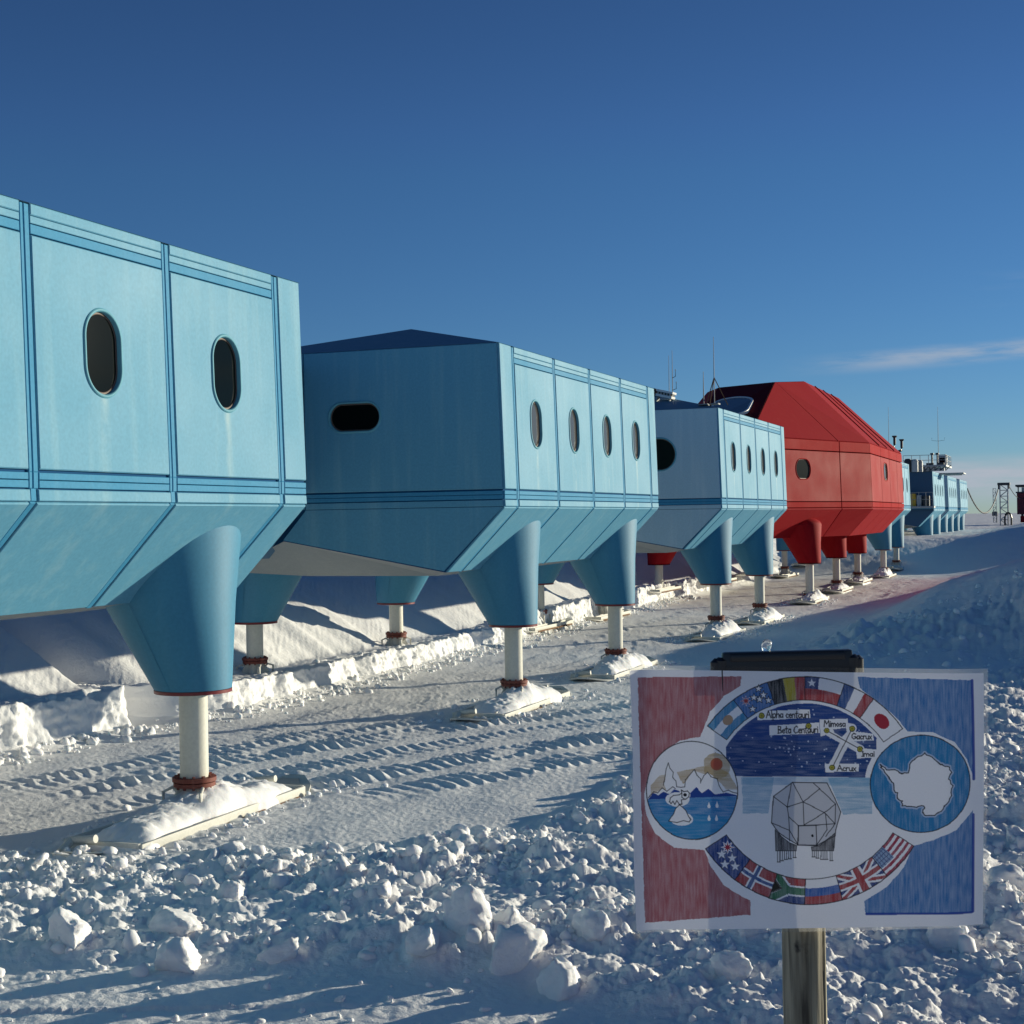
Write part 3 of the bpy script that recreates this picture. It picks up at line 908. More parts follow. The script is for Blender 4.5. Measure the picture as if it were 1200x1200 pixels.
        slab(etrim, qb, 0, qb.w, qb.h * .54, qb.h - .006, .036, .005)
        slab(endp, ql, 0, ql.w, 0, ql.h - .012, .04, .008)
        # lower end face, one big plate
        n = Vector((0, sy * .03, 0))
        pts = [Vector(p) for p in ((WB - .02, sy * HL, ZB + .03), (W1 - .01, sy * HL, ZL - .012), (-.34, sy * HL, ZL - .012), (-.86, sy * HL, 3.50 + .02))]
        o = [endp.verts.new(p + n) for p in pts]; i_ = [endp.verts.new(p) for p in pts]
        endp.faces.new(o)
        for k in range(4): endp.faces.new([o[k], i_[k], i_[(k + 1) % 4], o[(k + 1) % 4]])
        # slanting half of the end
        for (za, zb2, wa, wb2, dst) in ((Z1 + .025, ZT, W1, WT, endp), (Z2, Z1, W1, W1, etrim), (ZL, Z2 - .012, W1, W1, endp)):
            pts = [Vector((-.36, sy * HL, za)), Vector((-wa, sy * (HL - .7), za)), Vector((-wb2, sy * (HL - .7), zb2)), Vector((-.36, sy * HL, zb2))]
            nn = Vector((-.2, sy, 0)).normalized() * .035
            o = [dst.verts.new(p + nn) for p in pts]; i_ = [dst.verts.new(p) for p in pts]
            dst.faces.new(o)
            for k in range(4): dst.faces.new([o[k], i_[k], i_[(k + 1) % 4], o[(k + 1) % 4]])
        from_bm('end_cladding', endp, M['end'], root)
        from_bm('belt_trim', etrim, M['trim'], root)
    for p_, t_ in ((pan, trim), (pan2, trim2)):
        from_bm('wall_cladding', p_, M['paint'], root)
        from_bm('seam_trim', t_, M['trim'], root)
    # low hipped roof
    bm = bmesh.new()
    z0 = ZT + .004
    w = WT + .045
    rim = [(w, -HL - .045, z0), (w, HL + .045, z0), (-.34, HL + .045, z0), (-w, HL - .7, z0), (-w, -HL + .7, z0), (-.34, -HL - .045, z0)]
    rv = [bm.verts.new(p) for p in rim]
    ap = [bm.verts.new((0, -1.19, 4.345 + EYE)), bm.verts.new((0, 1.19, 4.345 + EYE))]
    bm.faces.new([rv[0], rv[1], ap[1], ap[0]])
    bm.faces.new([rv[3], rv[4], ap[0], ap[1]])
    bm.faces.new([rv[5], rv[0], ap[0]]); bm.faces.new([rv[4], rv[5], ap[0]])
    bm.faces.new([rv[1], rv[2], ap[1]]); bm.faces.new([rv[2], rv[3], ap[1]])
    bm.faces.new(rv[::-1])
    from_bm('roof', bm, M['roof'], root)
    for iy, y in enumerate(leg_y):
        for sx in (1, -1):
            gz = 0.0
            if sx < 0:
                gz = max(.30, float(height(np.array([ac + y]), np.array([CL + 3.04]))[0]) - .04)
            if gzs: gz = gzs[iy] if sx > 0 else max(gzs[iy], gz)
            make_leg(root, sx * 3.04, y, -sx, M, foot, gz=gz - (.06 if sx > 0 else .26), zf=(gz + .36 if sx < 0 else zf[iy] if zf else None))
    return root

MB = dict(paint=M_blue, end=M_blue, trim=M_trim, groove=M_groove, under=M_under, roof=weathered('blue_roof', (.20, .31, .37), (.32, .42, .46), .6, .4, spec=.1), cone=M_cone, rim=M_rim, gasket=M_gasket, pane=M_pane, ring=M_redrim)
MB2 = dict(MB, pane=M_blind)
MB3 = dict(MB, end=M_blue_pale, paint=M_blue, pane=M_blind)
make_module(12.965, 'nearest sky blue pod on stilts, cut off by the left edge of the photo', dict(MB, paint=M_blue_near), joints=[-HL, -4.93, -2.83, -.245, 2.315, 4.93, HL], leg_y=(-3.4, 3.985))
make_module(32.07, 'sky blue pod on stilts with a wide dark window in its shaded end wall', MB2, leg_y=(-3.07, 4.33),
            end_win=(14.17 - 13.055, 1.49, 1.09, .54))
make_module(50.9, 'blue pod with a pale end wall, standing just before the red building', MB3, leg_y=(-3.0, 4.3),
            end_win=(14.17 - 12.5, 1.41, 2.27, .98), zf=(EYE - 3.22, EYE - 3.24))
make_module(97.9, 'blue pod almost hidden behind the red building, two of its legs showing', MB, leg_y=(-3.3, 4.1), zf=(EYE - 3.28, EYE - 3.05), gzs=(.05, .28))
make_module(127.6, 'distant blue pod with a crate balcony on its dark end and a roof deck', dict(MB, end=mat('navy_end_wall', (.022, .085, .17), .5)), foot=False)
make_module(143.0, 'distant blue pod between the balcony pod and the last pod of the row', MB3, foot=False)
make_module(158.6, 'last and farthest blue pod of the row, with a black cable hanging from it', MB3, foot=False)

snow_heap(16.95, 10.79, 0, 1.0, 'long heap of sunlit snow on the ski of the nearest leg')
snow_heap(29.0, 10.79, 0, 2.0, 'heap of snow on the ski of the second pod, left of the sign', 2.1)
snow_heap(36.4, 10.79, 0, 3.0, 'heap of snow on a second pod ski, just above the sign corner at left', 2.0, .45)
snow_heap(47.9, 10.74, 0, 4.0, 'heap of snow on the nearer ski of the third blue pod', 1.9, .5)
snow_heap(55.2, 10.74, 0, 5.0, 'heap of snow on the farther ski of the third blue pod', 1.9, .46)
snow_heap(67.3, 10.9, 0, 6.0, 'heap of snow on the ski of the nearest red leg', 1.9, .5)
snow_heap(76.2, 11.0, 0, 7.0, 'heap of snow on the ski of the middle red leg', 1.8, .45)
snow_heap(85.0, 11.1, 0, 8.0, 'shaded heap of snow on the ski of the farthest red leg', 1.8, .45)
snow_heap(94.6, 10.9, .05, 9.0, 'bright heap of snow on the ski of the blue leg just past the red building', 1.8, .55)

# corridor links between pods
def link_corridor(y0, y1, label, m=None):
    root = empty('corridor_link', (-CL, (y0 + y1) / 2, 0))
    tag(root, label, 'corridor', 'corridors linking the pods')
    bm = bmesh.new()
    h = (y1 - y0) / 2 + .35
    for (yy) in (0,):
        sec = [(-.42, 6.95), (-.36, 4.3), (-1.4, 3.15), (-2.2, 3.15), (-3.2, 4.3), (-3.15, 6.95)]
        a = [bm.verts.new((x, -h, z)) for x, z in sec]; c = [bm.verts.new((x, h, z)) for x, z in sec]
        for k in range(6): bm.faces.new([a[k], c[k], c[(k + 1) % 6], a[(k + 1) % 6]])
        bm.faces.new(a[::-1]); bm.faces.new(c)
    from_bm('corridor_body', bm, m or M_link, root)
    bm = bmesh.new()
    n = max(3, int((y1 - y0) / .55))
    for i in range(n):
        y = -h + .55 + (2 * h - 1.1) * i / (n - 1)
        box(bm, (-.405, y, 5.6), (.10, .16, 2.6), 0, .02)
        box(bm, (-1.8, y, 6.99), (2.6, .16, .10), 0, .02)
    from_bm('corridor_rib', bm, M_groove, root)
link_corridor(18.59, 26.45, 'dark blue corridor link between the nearest and the second blue pod')
link_corridor(37.7, 45.27, 'dark blue corridor link between the second and the third blue pod')
link_corridor(56.5, 62.2, 'dark blue corridor link between the third blue pod and the red building')
link_corridor(133.2, 137.4, 'corridor link between the balcony pod and the pod behind it')
link_corridor(148.6, 153.0, 'corridor link between the last two distant pods')
# ------------------------------------------------------------------ red two-storey building
def V3(a, l, z): return Vector((CL - l, a - 79.0, z + EYE))      # local to its root
def red_building():
    root = empty('red_pod', (-CL, 79.0, 0))
    tag(root, 'large red two storey building on stilts in the middle of the row', 'building')
    plan = [(71.9, 8.7), (86.2, 8.7), (92.0, 11.6), (92.0, 16.06), (86.2, 18.96), (71.9, 18.96), (62.0, 15.26), (62.0, 12.4)]
    ctr = (79.0, 13.83)
    def lvl(off, z):
        out = []
        n = len(plan)
        for i, (a, l) in enumerate(plan):
            dl = off * (1 if l < 13.83 else -1); da = off * (1 if a < 79 else -1) * (.25 if 70 < a < 88 else .9)
            out.append((a + da, l + dl * (1.0 if 70 < a < 88 else .35), z))
        return out
    zt, z1, z2, zb = 3.37, .62, .36, -.94
    Lt, L1, L2, Lb = lvl(.09, zt), lvl(0, z1), lvl(0, z2), lvl(1.22, zb)
    roof = [(73.3, 12.0, 6.5), (84.8, 12.0, 6.5), (88.0, 12.9, 6.25), (88.0, 15.0, 6.25), (84.8, 16.4, 6.4), (74.0, 16.9, 6.25), (70.6, 15.6, 6.15), (69.6, 12.75, 6.2)]
    levels = [Lb, L2, L1, Lt, roof]
    bm = bmesh.new()
    vs = [[bm.verts.new(V3(*p)) for p in r] for r in levels]
    for r in vs:
        for v in r: v.co.x *= .988; v.co.y = (v.co.y) * .993
    for i in range(4):
        for k in range(8):
            bm.faces.new([vs[i][k], vs[i][(k + 1) % 8], vs[i + 1][(k + 1) % 8], vs[i + 1][k]])
    bm.faces.new(vs[4]); bm.faces.new(vs[0][::-1])
    bmesh.ops.triangulate(bm, faces=bm.faces[:])
    from_bm('hull', bm, M_redgroove, root)
    pan, trim, roofp, shadep = bmesh.new(), bmesh.new(), bmesh.new(), bmesh.new()
    # facet index k joins plan k -> k+1 ; seen from outside the lower-left corner is vertex k
    cuts = {0: [0, .29, .555, .80, 1.0], 7: [0, .72, 1.0], 6: [0, 1], 1: [0, 1], 2: [0, 1], 3: [0, 1], 4: [0, .25, .5, .75, 1], 5: [0, .7, 1]}
    wins = {}
    for k in range(8):
        j = (k + 1) % 8
        A, B = k, j
        def Q(lo, hi):
            q = Quad(V3(*levels[lo][A]), V3(*levels[lo][B]), V3(*levels[hi][B]), V3(*levels[hi][A]))
            mid = (q.A + q.B) / 2
            if q.n.dot(Vector((mid.x, mid.y, 0))) < 0:
                q = Quad(V3(*levels[lo][B]), V3(*levels[lo][A]), V3(*levels[hi][A]), V3(*levels[hi][B]))
            return q
        qs, qb, qw = Q(0, 1), Q(1, 2), Q(2, 3)
        c = cuts[k]
        front0 = (qw.A - V3(*levels[2][A])).length < .1
        if not front0: c = [1 - t for t in c[::-1]]
        for i in range(len(c) - 1):
            for q, h, dst, y0, y1 in ((qs, .10, pan, .03, None), (qb, .05, trim, .012, None), (qw, .045, pan, .02, -.50), (qw, .05, trim, -.46, None)):
                x0 = q.w * c[i] + (.03 if i else 0); x1 = q.w * c[i + 1] - (.03 if i < len(c) - 2 else 0)
                a0 = y0 if y0 >= 0 else q.h + y0
                a1 = q.h - .01 if y1 is None else q.h + y1
                if q is qw and dst is pan and k == 0 and abs((x0 + x1) / 2 / q.w - (.42 if front0 else .58)) < .1:
                    cx = (x0 + x1) / 2
                    holed_slab(pan, q, x0, x1, a0, a1, cx, 1.56, 1.62, .86, h)
                    make_window(q, cx, 1.56, 1.62, .86, root, dict(rim=M_redtrim, gasket=M_gasket, pane=M_blind), h)
                elif q is qw and dst is pan and k == 7 and (x1 - x0) > .5 * q.w:
                    # porthole in the angled front wall
                    cx = q.w * (.404 if front0 else .596)
                    holed_slab(pan, q, x0, x1, a0, a1, cx, 1.44, 1.25, .86, h)
                    make_window(q, cx, 1.44, 1.25, .86, root, dict(rim=M_redtrim, gasket=M_gasket, pane=M_porthole), h)
                else:
                    slab(dst, q, x0, x1, a0, a1, h, .012)
        # roof facets as one plate each, split in two along the side
        qr = [V3(*levels[3][A]), V3(*levels[3][B]), V3(*levels[4][B]), V3(*levels[4][A])]
        parts = {0: 4, 7: 2}.get(k, 1)
        ts = {0: [0, .27, .5, .74, 1.0], 7: [0, .29, 1.0]}.get(k, [0, 1.0])
        for i in range(len(ts) - 1):
            g0 = .004 if i else 0; g1 = .004 if i < len(ts) - 2 else 0
            t0, t1 = ts[i] + g0, ts[i + 1] - g1
            if k == 7:
                # level[3][7]->[0]: seam runs from the wall top up to the ridge corner
                b0, b1 = qr[0].lerp(qr[1], 1 - (ts[i + 1] - g1)), qr[0].lerp(qr[1], 1 - t0)
                if i == 1: u0, u1 = qr[3], qr[3].lerp(qr[2], .02)
                else: u0, u1 = qr[3].lerp(qr[2], .03), qr[2]
                pts = [b0, b1, u1, u0]
            else:
                pts = [qr[0].lerp(qr[1], t0), qr[0].lerp(qr[1], t1), qr[3].lerp(qr[2], t1), qr[3].lerp(qr[2], t0)]
            n = (pts[1] - pts[0]).cross(pts[3] - pts[0]).normalized()
            if n.z < 0: n = -n
            lift = .05 + (.012 * (i % 2) if k == 0 else 0)
            dst = shadep if k == 6 else roofp  # front slope gets the red darkened for shade
            o = [dst.verts.new(p + n * lift) for p in pts]; b = [dst.verts.new(p - n * .02) for p in pts]
            f = dst.faces.new(o)
            for m in range(4): dst.faces.new([o[m], b[m], b[(m + 1) % 4], o[(m + 1) % 4]])
            if k == 0 and i < 3:      # standing seam
                p0, p1 = pts[1], pts[2]
                tube(roofp, [p0 + n * .07, p1 + n * .07], .035, 6)
            bmesh.ops.triangulate(dst, faces=[f])
    top = [roofp.verts.new(V3(p[0], p[1], p[2] + .05)) for p in roof]
    ft = roofp.faces.new(top); bmesh.ops.triangulate(roofp, faces=[ft])
    from_bm('wall_cladding', pan, M_red, root)
    from_bm('band_trim', trim, M_redtrim, root)
    from_bm('roof', roofp, M_red, root)
    from_bm('shaded_slope', shadep, M_redshade, root)
    # big slanted rooflight on the facet facing the blue pods
    A, B, C, D = V3(62.0, 15.26 - .03, 3.37), V3(62.0, 12.43, 3.37), V3(69.6, 12.75, 6.2), V3(70.6, 15.6, 6.15)
    q = Quad(A, B, C, D)
    bm = bmesh.new()
    ring_profile(bm, q, q.w * .48, q.h * .50, 1.7, 3.0, [(.09, .05), (.09, .20), (.0, .20), (0, .15)])
    win = from_bm('rooflight', bm, M_white, root, True, angle=30)
    bm = bmesh.new(); poly(bm, [q.p(q.w * .48 + x, q.h * .50 + y, .17) for x, y in stadium(1.7, 3.0)])
    from_bm('pane', bm, mat('rooflight_glass', (.03, .07, .10), .08), win)
    Mr = dict(M_=0, cone=M_red, ring=M_redgroove)
    for (a, l, zf, gz) in ((67.3, 10.9, -3.50, .0), (76.2, 11.0, -3.28, .05), (85.0, 11.1, -3.2, .10)):
        make_leg(root, CL - l, a - 79.0, -1, Mr, True, zc=EYE - 2.1, r=.46, zf=EYE + zf, gz=gz, top=-.38)
    for (a, l) in ((66.5, 17.6), (76.2, 17.0), (85.0, 17.0)):
        make_leg(root, CL - l, a - 79.0, 1, Mr, True, zc=EYE - 2.1, r=.46, zf=EYE - 3.2, gz=.5)
    return root
red_building()

# ------------------------------------------------------------------ things on the roofs
def mast(a, l, z, h, label, r=.02, guys=False, arms=()):
    root = empty('radio_mast', (-l, a, z))
    tag(root, label, 'antenna')
    bm = bmesh.new(); tube(bm, [(0, 0, 0), (0, 0, h * .45), (0, 0, h)], [r, r * .9, r * .45], 8)
    box(bm, (0, 0, .02), (.3, .3, .04))
    from_bm('pole', bm, M_mast, root)
    if guys:
        for k in range(3):
            t = k * 2 * PI / 3 + .4
            bm = bmesh.new(); tube(bm, [(.42 * math.cos(t), .42 * math.sin(t), -.02), (0, 0, h * .40)], .014, 6)
            from_bm('stay', bm, M_rust, root)
    for (az, z0, ln) in arms:
        bm = bmesh.new(); tube(bm, [(0, 0, z0), (ln * math.cos(az), ln * math.sin(az), z0 + .05), (ln * math.cos(az), ln * math.sin(az), z0 + .28)], .012, 6)
        from_bm('antenna_arm', bm, M_dark, root)
    return root
mast(45.6, 10.22, ZT + .12, 2.10, 'tall mast with tripod stays on the near corner of the third blue pod', .016, True)
mast(45.7, 10.58, ZT + .12, 1.05, 'short bare pole on the third blue pod, left of the mast with tripod stays', .018)
mast(47.5, 12.02, EYE + 3.80, 1.65, 'thin whip antenna with two small arms above the slotted roof box', .014, False, ((0.3, .35, .12), (0.2, .75, .1)))
mast(47.6, 12.16, EYE + 3.80, 1.5, 'thinnest bare whip antenna, just left of the one with two small arms', .012)
mast(96.5, 10.55, ZT + .2, 3.2, 'thin pole rising behind the slope of the red roof', .016)
mast(127.0, 9.95, ZT + 1.4, 4.0, 'tall thin mast above the distant roof deck, with one cross arm', .022, False, ((0, 1.2, .5), (PI, 1.2, .5)))

def roof_walk():
    root = empty('roof_box', (-12.2, 47.2, EYE + 4.0))
    root.rotation_euler = (0, .24, 0)
    tag(root, 'pale slotted roof box on the third blue pod, beside the end of the second', 'roof box')
    bm = bmesh.new(); box(bm, (.03, 0, .085), (.56, .5, .07), 0, .01); box(bm, (.03, 0, -.065), (.54, .5, .08), 0, .01)
    from_bm('rail', bm, M_white, root)
    bm = bmesh.new(); box(bm, (.03, .02, .01), (.5, .4, .16), 0, .01)
    from_bm('core', bm, M_dark, root)
    for k in range(5):
        bm = bmesh.new(); box(bm, (-.18 + .1 * k, -.20, .015), (.045, .05, .09), 0, .004); from_bm('slot_block', bm, M_steel, root)
    bm = bmesh.new(); box(bm, (-.34, 0, .0), (.14, .5, .24), 0, .01)
    from_bm('end_box', bm, M_black, root)
    for x in (-.2, .22):
        bm = bmesh.new(); box(bm, (x, 0, -.2), (.04, .3, .24)); from_bm('foot', bm, M_steel, root)
roof_walk()

def exhaust(a, l, z, lab):
    bm = bmesh.new()
    tube(bm, [(-.55, 0, -.35), (-.55, 0, .02), (-.30, 0, .06), (0, 0, .06), (.13, 0, .13), (.16, 0, .3), (.16, 0, .72)], .085, 10)
    lathe(bm, [(.10, .70), (.16, .78), (.16, .82)], 12, (.16, 0, 0))
    o = from_bm('exhaust_pipe', bm, M_black, None, True, angle=40)
    o.location = (-l, a, z); tag(o, lab, 'exhaust pipe')
exhaust(95.0, 10.20, 4.05 + EYE, 'upper left of two bent black exhaust pipes above the end of the red roof')
exhaust(97.0, 9.98, 3.92 + EYE, 'lower right of two bent black exhaust pipes above the end of the red roof')
def tank(a, l, z, r, h, lab, m):
    bm = bmesh.new(); lathe(bm, [(r, 0), (r, h * .86), (r * .7, h), (.02, h * 1.02)], 20)
    for k in range(3): lathe(bm, [(r + .02, h * (.1 + .35 * k)), (r + .02, h * (.1 + .35 * k) + .05)], 20, (0, 0, 0), False)
    o = from_bm('vent_drum', bm, m, None, True, angle=40); o.location = (-l, a, z); tag(o, lab, 'vent')
tank(118.5, 11.55, ZT - .1, .28, 1.0, 'dark vent drum beside the distant roof deck', M_dark)
tank(118.5, 11.05, ZT - .1, .26, .95, 'pale vent drum next to the dark one at the distant roof deck', M_cabin)
tank(119.0, 10.7, ZT - .1, .2, .9, 'narrow grey vent drum at the left end of the distant roof deck', M_steel)

def roof_deck():
    root = empty('roof_deck', (-10.6, 124.5, ZT + .12))
    tag(root, 'cluttered steel roof deck with railings on the distant balcony pod', 'deck')
    bm = bmesh.new()
    box(bm, (0, 0, .30), (3.3, 6.0, .14)); box(bm, (.2, -2.7, .0), (2.6, .4, .22)); 
    from_bm('deck_plate', bm, M_steel, root)
    bm = bmesh.new()
    for i in range(9):
        box(bm, (-1.6 + .4 * i, -2.95, .12), (.06, .06, .42))
        tube(bm, [(-1.6 + .4 * i, -2.95, -.1), (-1.2 + .4 * i, -2.95, .3)], .03, 6)
    for i in range(4): box(bm, (-1.2 + .8 * i, -2.6, .42), (.55, .4, .22))
    from_bm('truss', bm, M_dark, root)
    bm = bmesh.new()
    for i in range(6):
        x = -1.6 + .64 * i
        tube(bm, [(x, -2.95, .35), (x, -2.95, 1.15)], .025, 6)
    for z in (.75, 1.15): tube(bm, [(-1.6, -2.95, z), (1.6, -2.95, z)], .022, 6)
    for z in (.75, 1.15): tube(bm, [(1.6, -2.95, z), (1.6, 2.9, z)], .022, 6)
    for i in range(5): tube(bm, [(1.6, -2.9 + 1.45 * i, .35), (1.6, -2.9 + 1.45 * i, 1.15)], .025, 6)
    from_bm('railing', bm, M_steel, root)
    for x in (.55, .95):
        bm = bmesh.new(); tube(bm, [(x, -2.4, .3), (x, -2.4, 1.25)], .07, 8); lathe(bm, [(.14, 1.2), (.14, 1.32)], 10, (x, -2.4, 0))
        from_bm('vent_stack', bm, M_dark, root)
    bm = bmesh.new(); box(bm, (.15, -2.75, .16), (1.5, .35, .16), 0, .02); from_bm('pale_beam', bm, M_cabin, root)
    return root
roof_deck()
def cabin():
    root = empty('roof_cabin', (-9.55, 126.2, ZT + .42)); tag(root, 'small off white cabin on the distant roof deck, below the tall mast', 'cabin')
    bm = bmesh.new(); box(bm, (0, 0, .45), (.66, 1.3, .9), 0, .03); from_bm('walls', bm, M_cabin, root)
    bm = bmesh.new(); box(bm, (0, 0, .93), (.76, 1.4, .06), 0, .01); from_bm('cap', bm, M_white, root)
    bm = bmesh.new(); box(bm, (0, -.655, .5), (.4, .02, .5)); from_bm('window', bm, M_pane, root)
cabin()
bm = bmesh.new(); box(bm, (0, 0, 0), (2.2, 3.0, .10), 0, .02); box(bm, (.2, 0, -.08), (1.2, 2.6, .08), 0, .01)
o = from_bm('roof_slab', bm, M_steel); o.location = (-9.2, 130.2, ZT - .02); tag(o, 'flat grey slab sticking out from the roof right of the small cabin', 'slab')

def balcony():
    root = empty('balcony', (-11.8, 121.4, EYE + .55)); tag(root, 'shelf-like balcony with a slim railing across the end of the distant pod', 'balcony')
    bm = bmesh.new(); box(bm, (0, 0, 0), (3.9, 1.15, .16), 0, .01); from_bm('floor_plate', bm, M_steel, root)
    bm = bmesh.new()
    for i in range(8): tube(bm, [(-1.85 + .53 * i, -.52, .08), (-1.85 + .53 * i, -.52, 1.15)], .022, 6)
    for z in (.6, 1.15): tube(bm, [(-1.85, -.52, z), (1.86, -.52, z)], .022, 6)
    from_bm('railing', bm, M_steel, root)
balcony()
for (x, w, h, m, lab) in ((-1.45, .45, 1.0, M_white, 'white crate on the distant balcony, leftmost'), (-.75, .5, 1.02, M_white, 'tall white crate on the distant balcony, left of the brown one'),
                          (-.25, .42, .9, M_brown, 'brown crate on the distant balcony between white and yellow ones'), (.28, .52, .98, M_yellow, 'yellow crate in the middle of the distant balcony'),
                          (.78, .36, .85, M_cabin, 'off white crate on the distant balcony, right of the yellow one'), (1.32, .5, .8, M_dark, 'dark grey crate on the distant balcony, rightmost')):
    bm = bmesh.new(); box(bm, (0, 0, h / 2), (w, .5, h), 0, .015)
    for z in (.12, h - .12): box(bm, (0, -.255, z), (w * .96, .03, .06))
    for sx in (-1, 1): box(bm, (sx * w * .42, -.255, h / 2), (.05, .03, h * .9))
    o = from_bm('crate', bm, m); o.location = (-11.8 + x, 121.45, EYE + .635); tag(o, lab, 'crate', 'crates on the balcony')

# ------------------------------------------------------------------ far right: gantry, mast, cable, maroon building
def lattice(bm, w, h, n, r=.05, d=None):
    d = d or w
    for sx in (-1, 1):
        for sy in (-1, 1): tube(bm, [(sx * w / 2, sy * d / 2, 0), (sx * w / 2, sy * d / 2, h)], r, 6)
    for i in range(n + 1):
        z = h * i / n
        for s in (-1, 1):
            tube(bm, [(-w / 2, s * d / 2, z), (w / 2, s * d / 2, z)], r * .7, 5)
            tube(bm, [(s * w / 2, -d / 2, z), (s * w / 2, d / 2, z)], r * .7, 5)
        if i < n:
            f = 1 if i % 2 else -1
            for s in (-1, 1): tube(bm, [(-f * w / 2, s * d / 2, z), (f * w / 2, s * d / 2, z + h / n)], r * .7, 5)
GZ = float(height(np.array([209.6]), np.array([8.1]))[0])
root = empty('cable_gantry', (-8.1, 209.6, GZ)); tag(root, 'frosted lattice gantry tower with a dark head, left of the maroon building', 'tower')
bm = bmesh.new(); lattice(bm, 1.0, 5.6 + (EYE - 1.8 - GZ), 7, .07); from_bm('lattice', bm, M_cabin, root)
ht = 5.6 + (EYE - 1.8 - GZ)
bm = bmesh.new(); box(bm, (0, 0, ht + .05), (1.6, 1.3, .35), 0, .05); box(bm, (-.62, 0, ht - .35), (.25, .4, .6)); box(bm, (.62, 0, ht - .35), (.2, .4, .5)); from_bm('head', bm, M_dark, root)
bm = bmesh.new(); box(bm, (.48, -.1, ht * .42), (.16, .3, ht * .75)); from_bm('cable_tray', bm, M_dark, root)
bm = bmesh.new()
tube(bm, [(.5 + .42 * math.cos(t), -.75, .9 + .8 * math.sin(t)) for t in np.linspace(-.2, PI + .2, 13)], .12, 8); tube(bm, [(.9, -.75, .0), (.92, -.75, .9)], .12, 8); tube(bm, [(.1, -.75, .0), (.08, -.75, .9)], .12, 8)
from_bm('cable_loop', bm, M_black, root)
MZ = float(height(np.array([300.]), np.array([13.3]))[0])
root = empty('lattice_mast', (-13.3, 300., MZ)); tag(root, 'slender pale lattice mast far off, seen behind the hanging cable', 'mast')
bm = bmesh.new(); lattice(bm, .55, 6.6 + (EYE - 1.9 - MZ), 9, .05); from_bm('lattice', bm, M_steel, root)
bm = bmesh.new(); box(bm, (0, 0, 1.7), (1.0, .5, .8), 0, .04); box(bm, (.35, 0, .7), (.14, .14, 1.4)); from_bm('winch_box', bm, M_dark, root)
bm = bmesh.new()
p0, p1 = Vector((-10.0, 164.3, EYE + 2.6)), Vector((-8.7, 209.4, GZ + ht - .2))
pts = []
for i in range(25):
    t = i / 24; p = p0.lerp(p1, t); p.z -= 4 * 3.3 * t * (1 - t) * (.86 + .14 * t); pts.append(p)
tube(bm, pts, .07, 8)
for i in range(1, 24):
    tube(bm, [pts[i] + Vector((0, 0, -.10)), pts[i] + Vector((0, 0, .10))], .06, 6)
tag(from_bm('hanging_cable', bm, M_cable), 'black cable sagging from the last blue pod to the lattice gantry', 'cable')
bm = bmesh.new()
p0, p1 = Vector((-7.5, 209.6, GZ + ht - .1)), Vector((-6.0, 231, EYE + 2.2))
tube(bm, [p0.lerp(p1, t / 12) - Vector((0, 0, 3.2 * (t / 12) * (1 - t / 12))) for t in range(13)], .05, 6)
tag(from_bm('hanging_cable', bm, M_cable), 'thin cable running down from the gantry to the maroon building', 'cable')
BZ = float(height(np.array([232.]), np.array([3.]))[0])
root = empty('maroon_building', (-3.0, 234.0, BZ)); tag(root, 'dark maroon building with a cluttered flat roof, cut off by the right edge', 'building')
bm = bmesh.new(); box(bm, (0, 0, 2.35), (8.2, 9, 3.1), 0, .05); from_bm('walls', bm, M_maroon, root)
bm = bmesh.new(); box(bm, (0, 0, 4.98), (8.6, 9.2, .25), 0, .03); box(bm, (0, 0, 4.0), (8.5, 9.2, .18)); from_bm('roof', bm, M_dark, root)
for i in range(7):
    bm = bmesh.new(); box(bm, (-3.9 + 1.3 * i, -4.3, 4.45), (.16, .16, .8)); from_bm('roof_post', bm, M_dark, root)
for i in range(4):
    bm = bmesh.new(); box(bm, (-3.0 + 1.7 * i, -3.6, 4.4), (.9, .9, .6), 0, .05); from_bm('roof_unit', bm, M_cabin, root)
bm = bmesh.new(); box(bm, (-1.9, -4.52, 2.6), (1.2, .06, 1.0), 0, .02); from_bm('window', bm, M_pane, root)
for sx in (-3.4, 0, 3.4):
    bm = bmesh.new(); box(bm, (sx, -3.6, .5), (.35, .35, 1.3)); from_bm('leg', bm, M_dark, root)
bm = bmesh.new(); box(bm, (0, 0, .55), (1.3, .8, .9), 0, .05); box(bm, (.2, 0, 1.1), (.6, .7, .3), 0, .04)
o = from_bm('red_crate', bm, M_red); o.location = (-5.9, 226, float(height(np.array([226.]), np.array([5.9]))[0])); tag(o, 'faded red crate at the foot of the maroon building', 'crate')
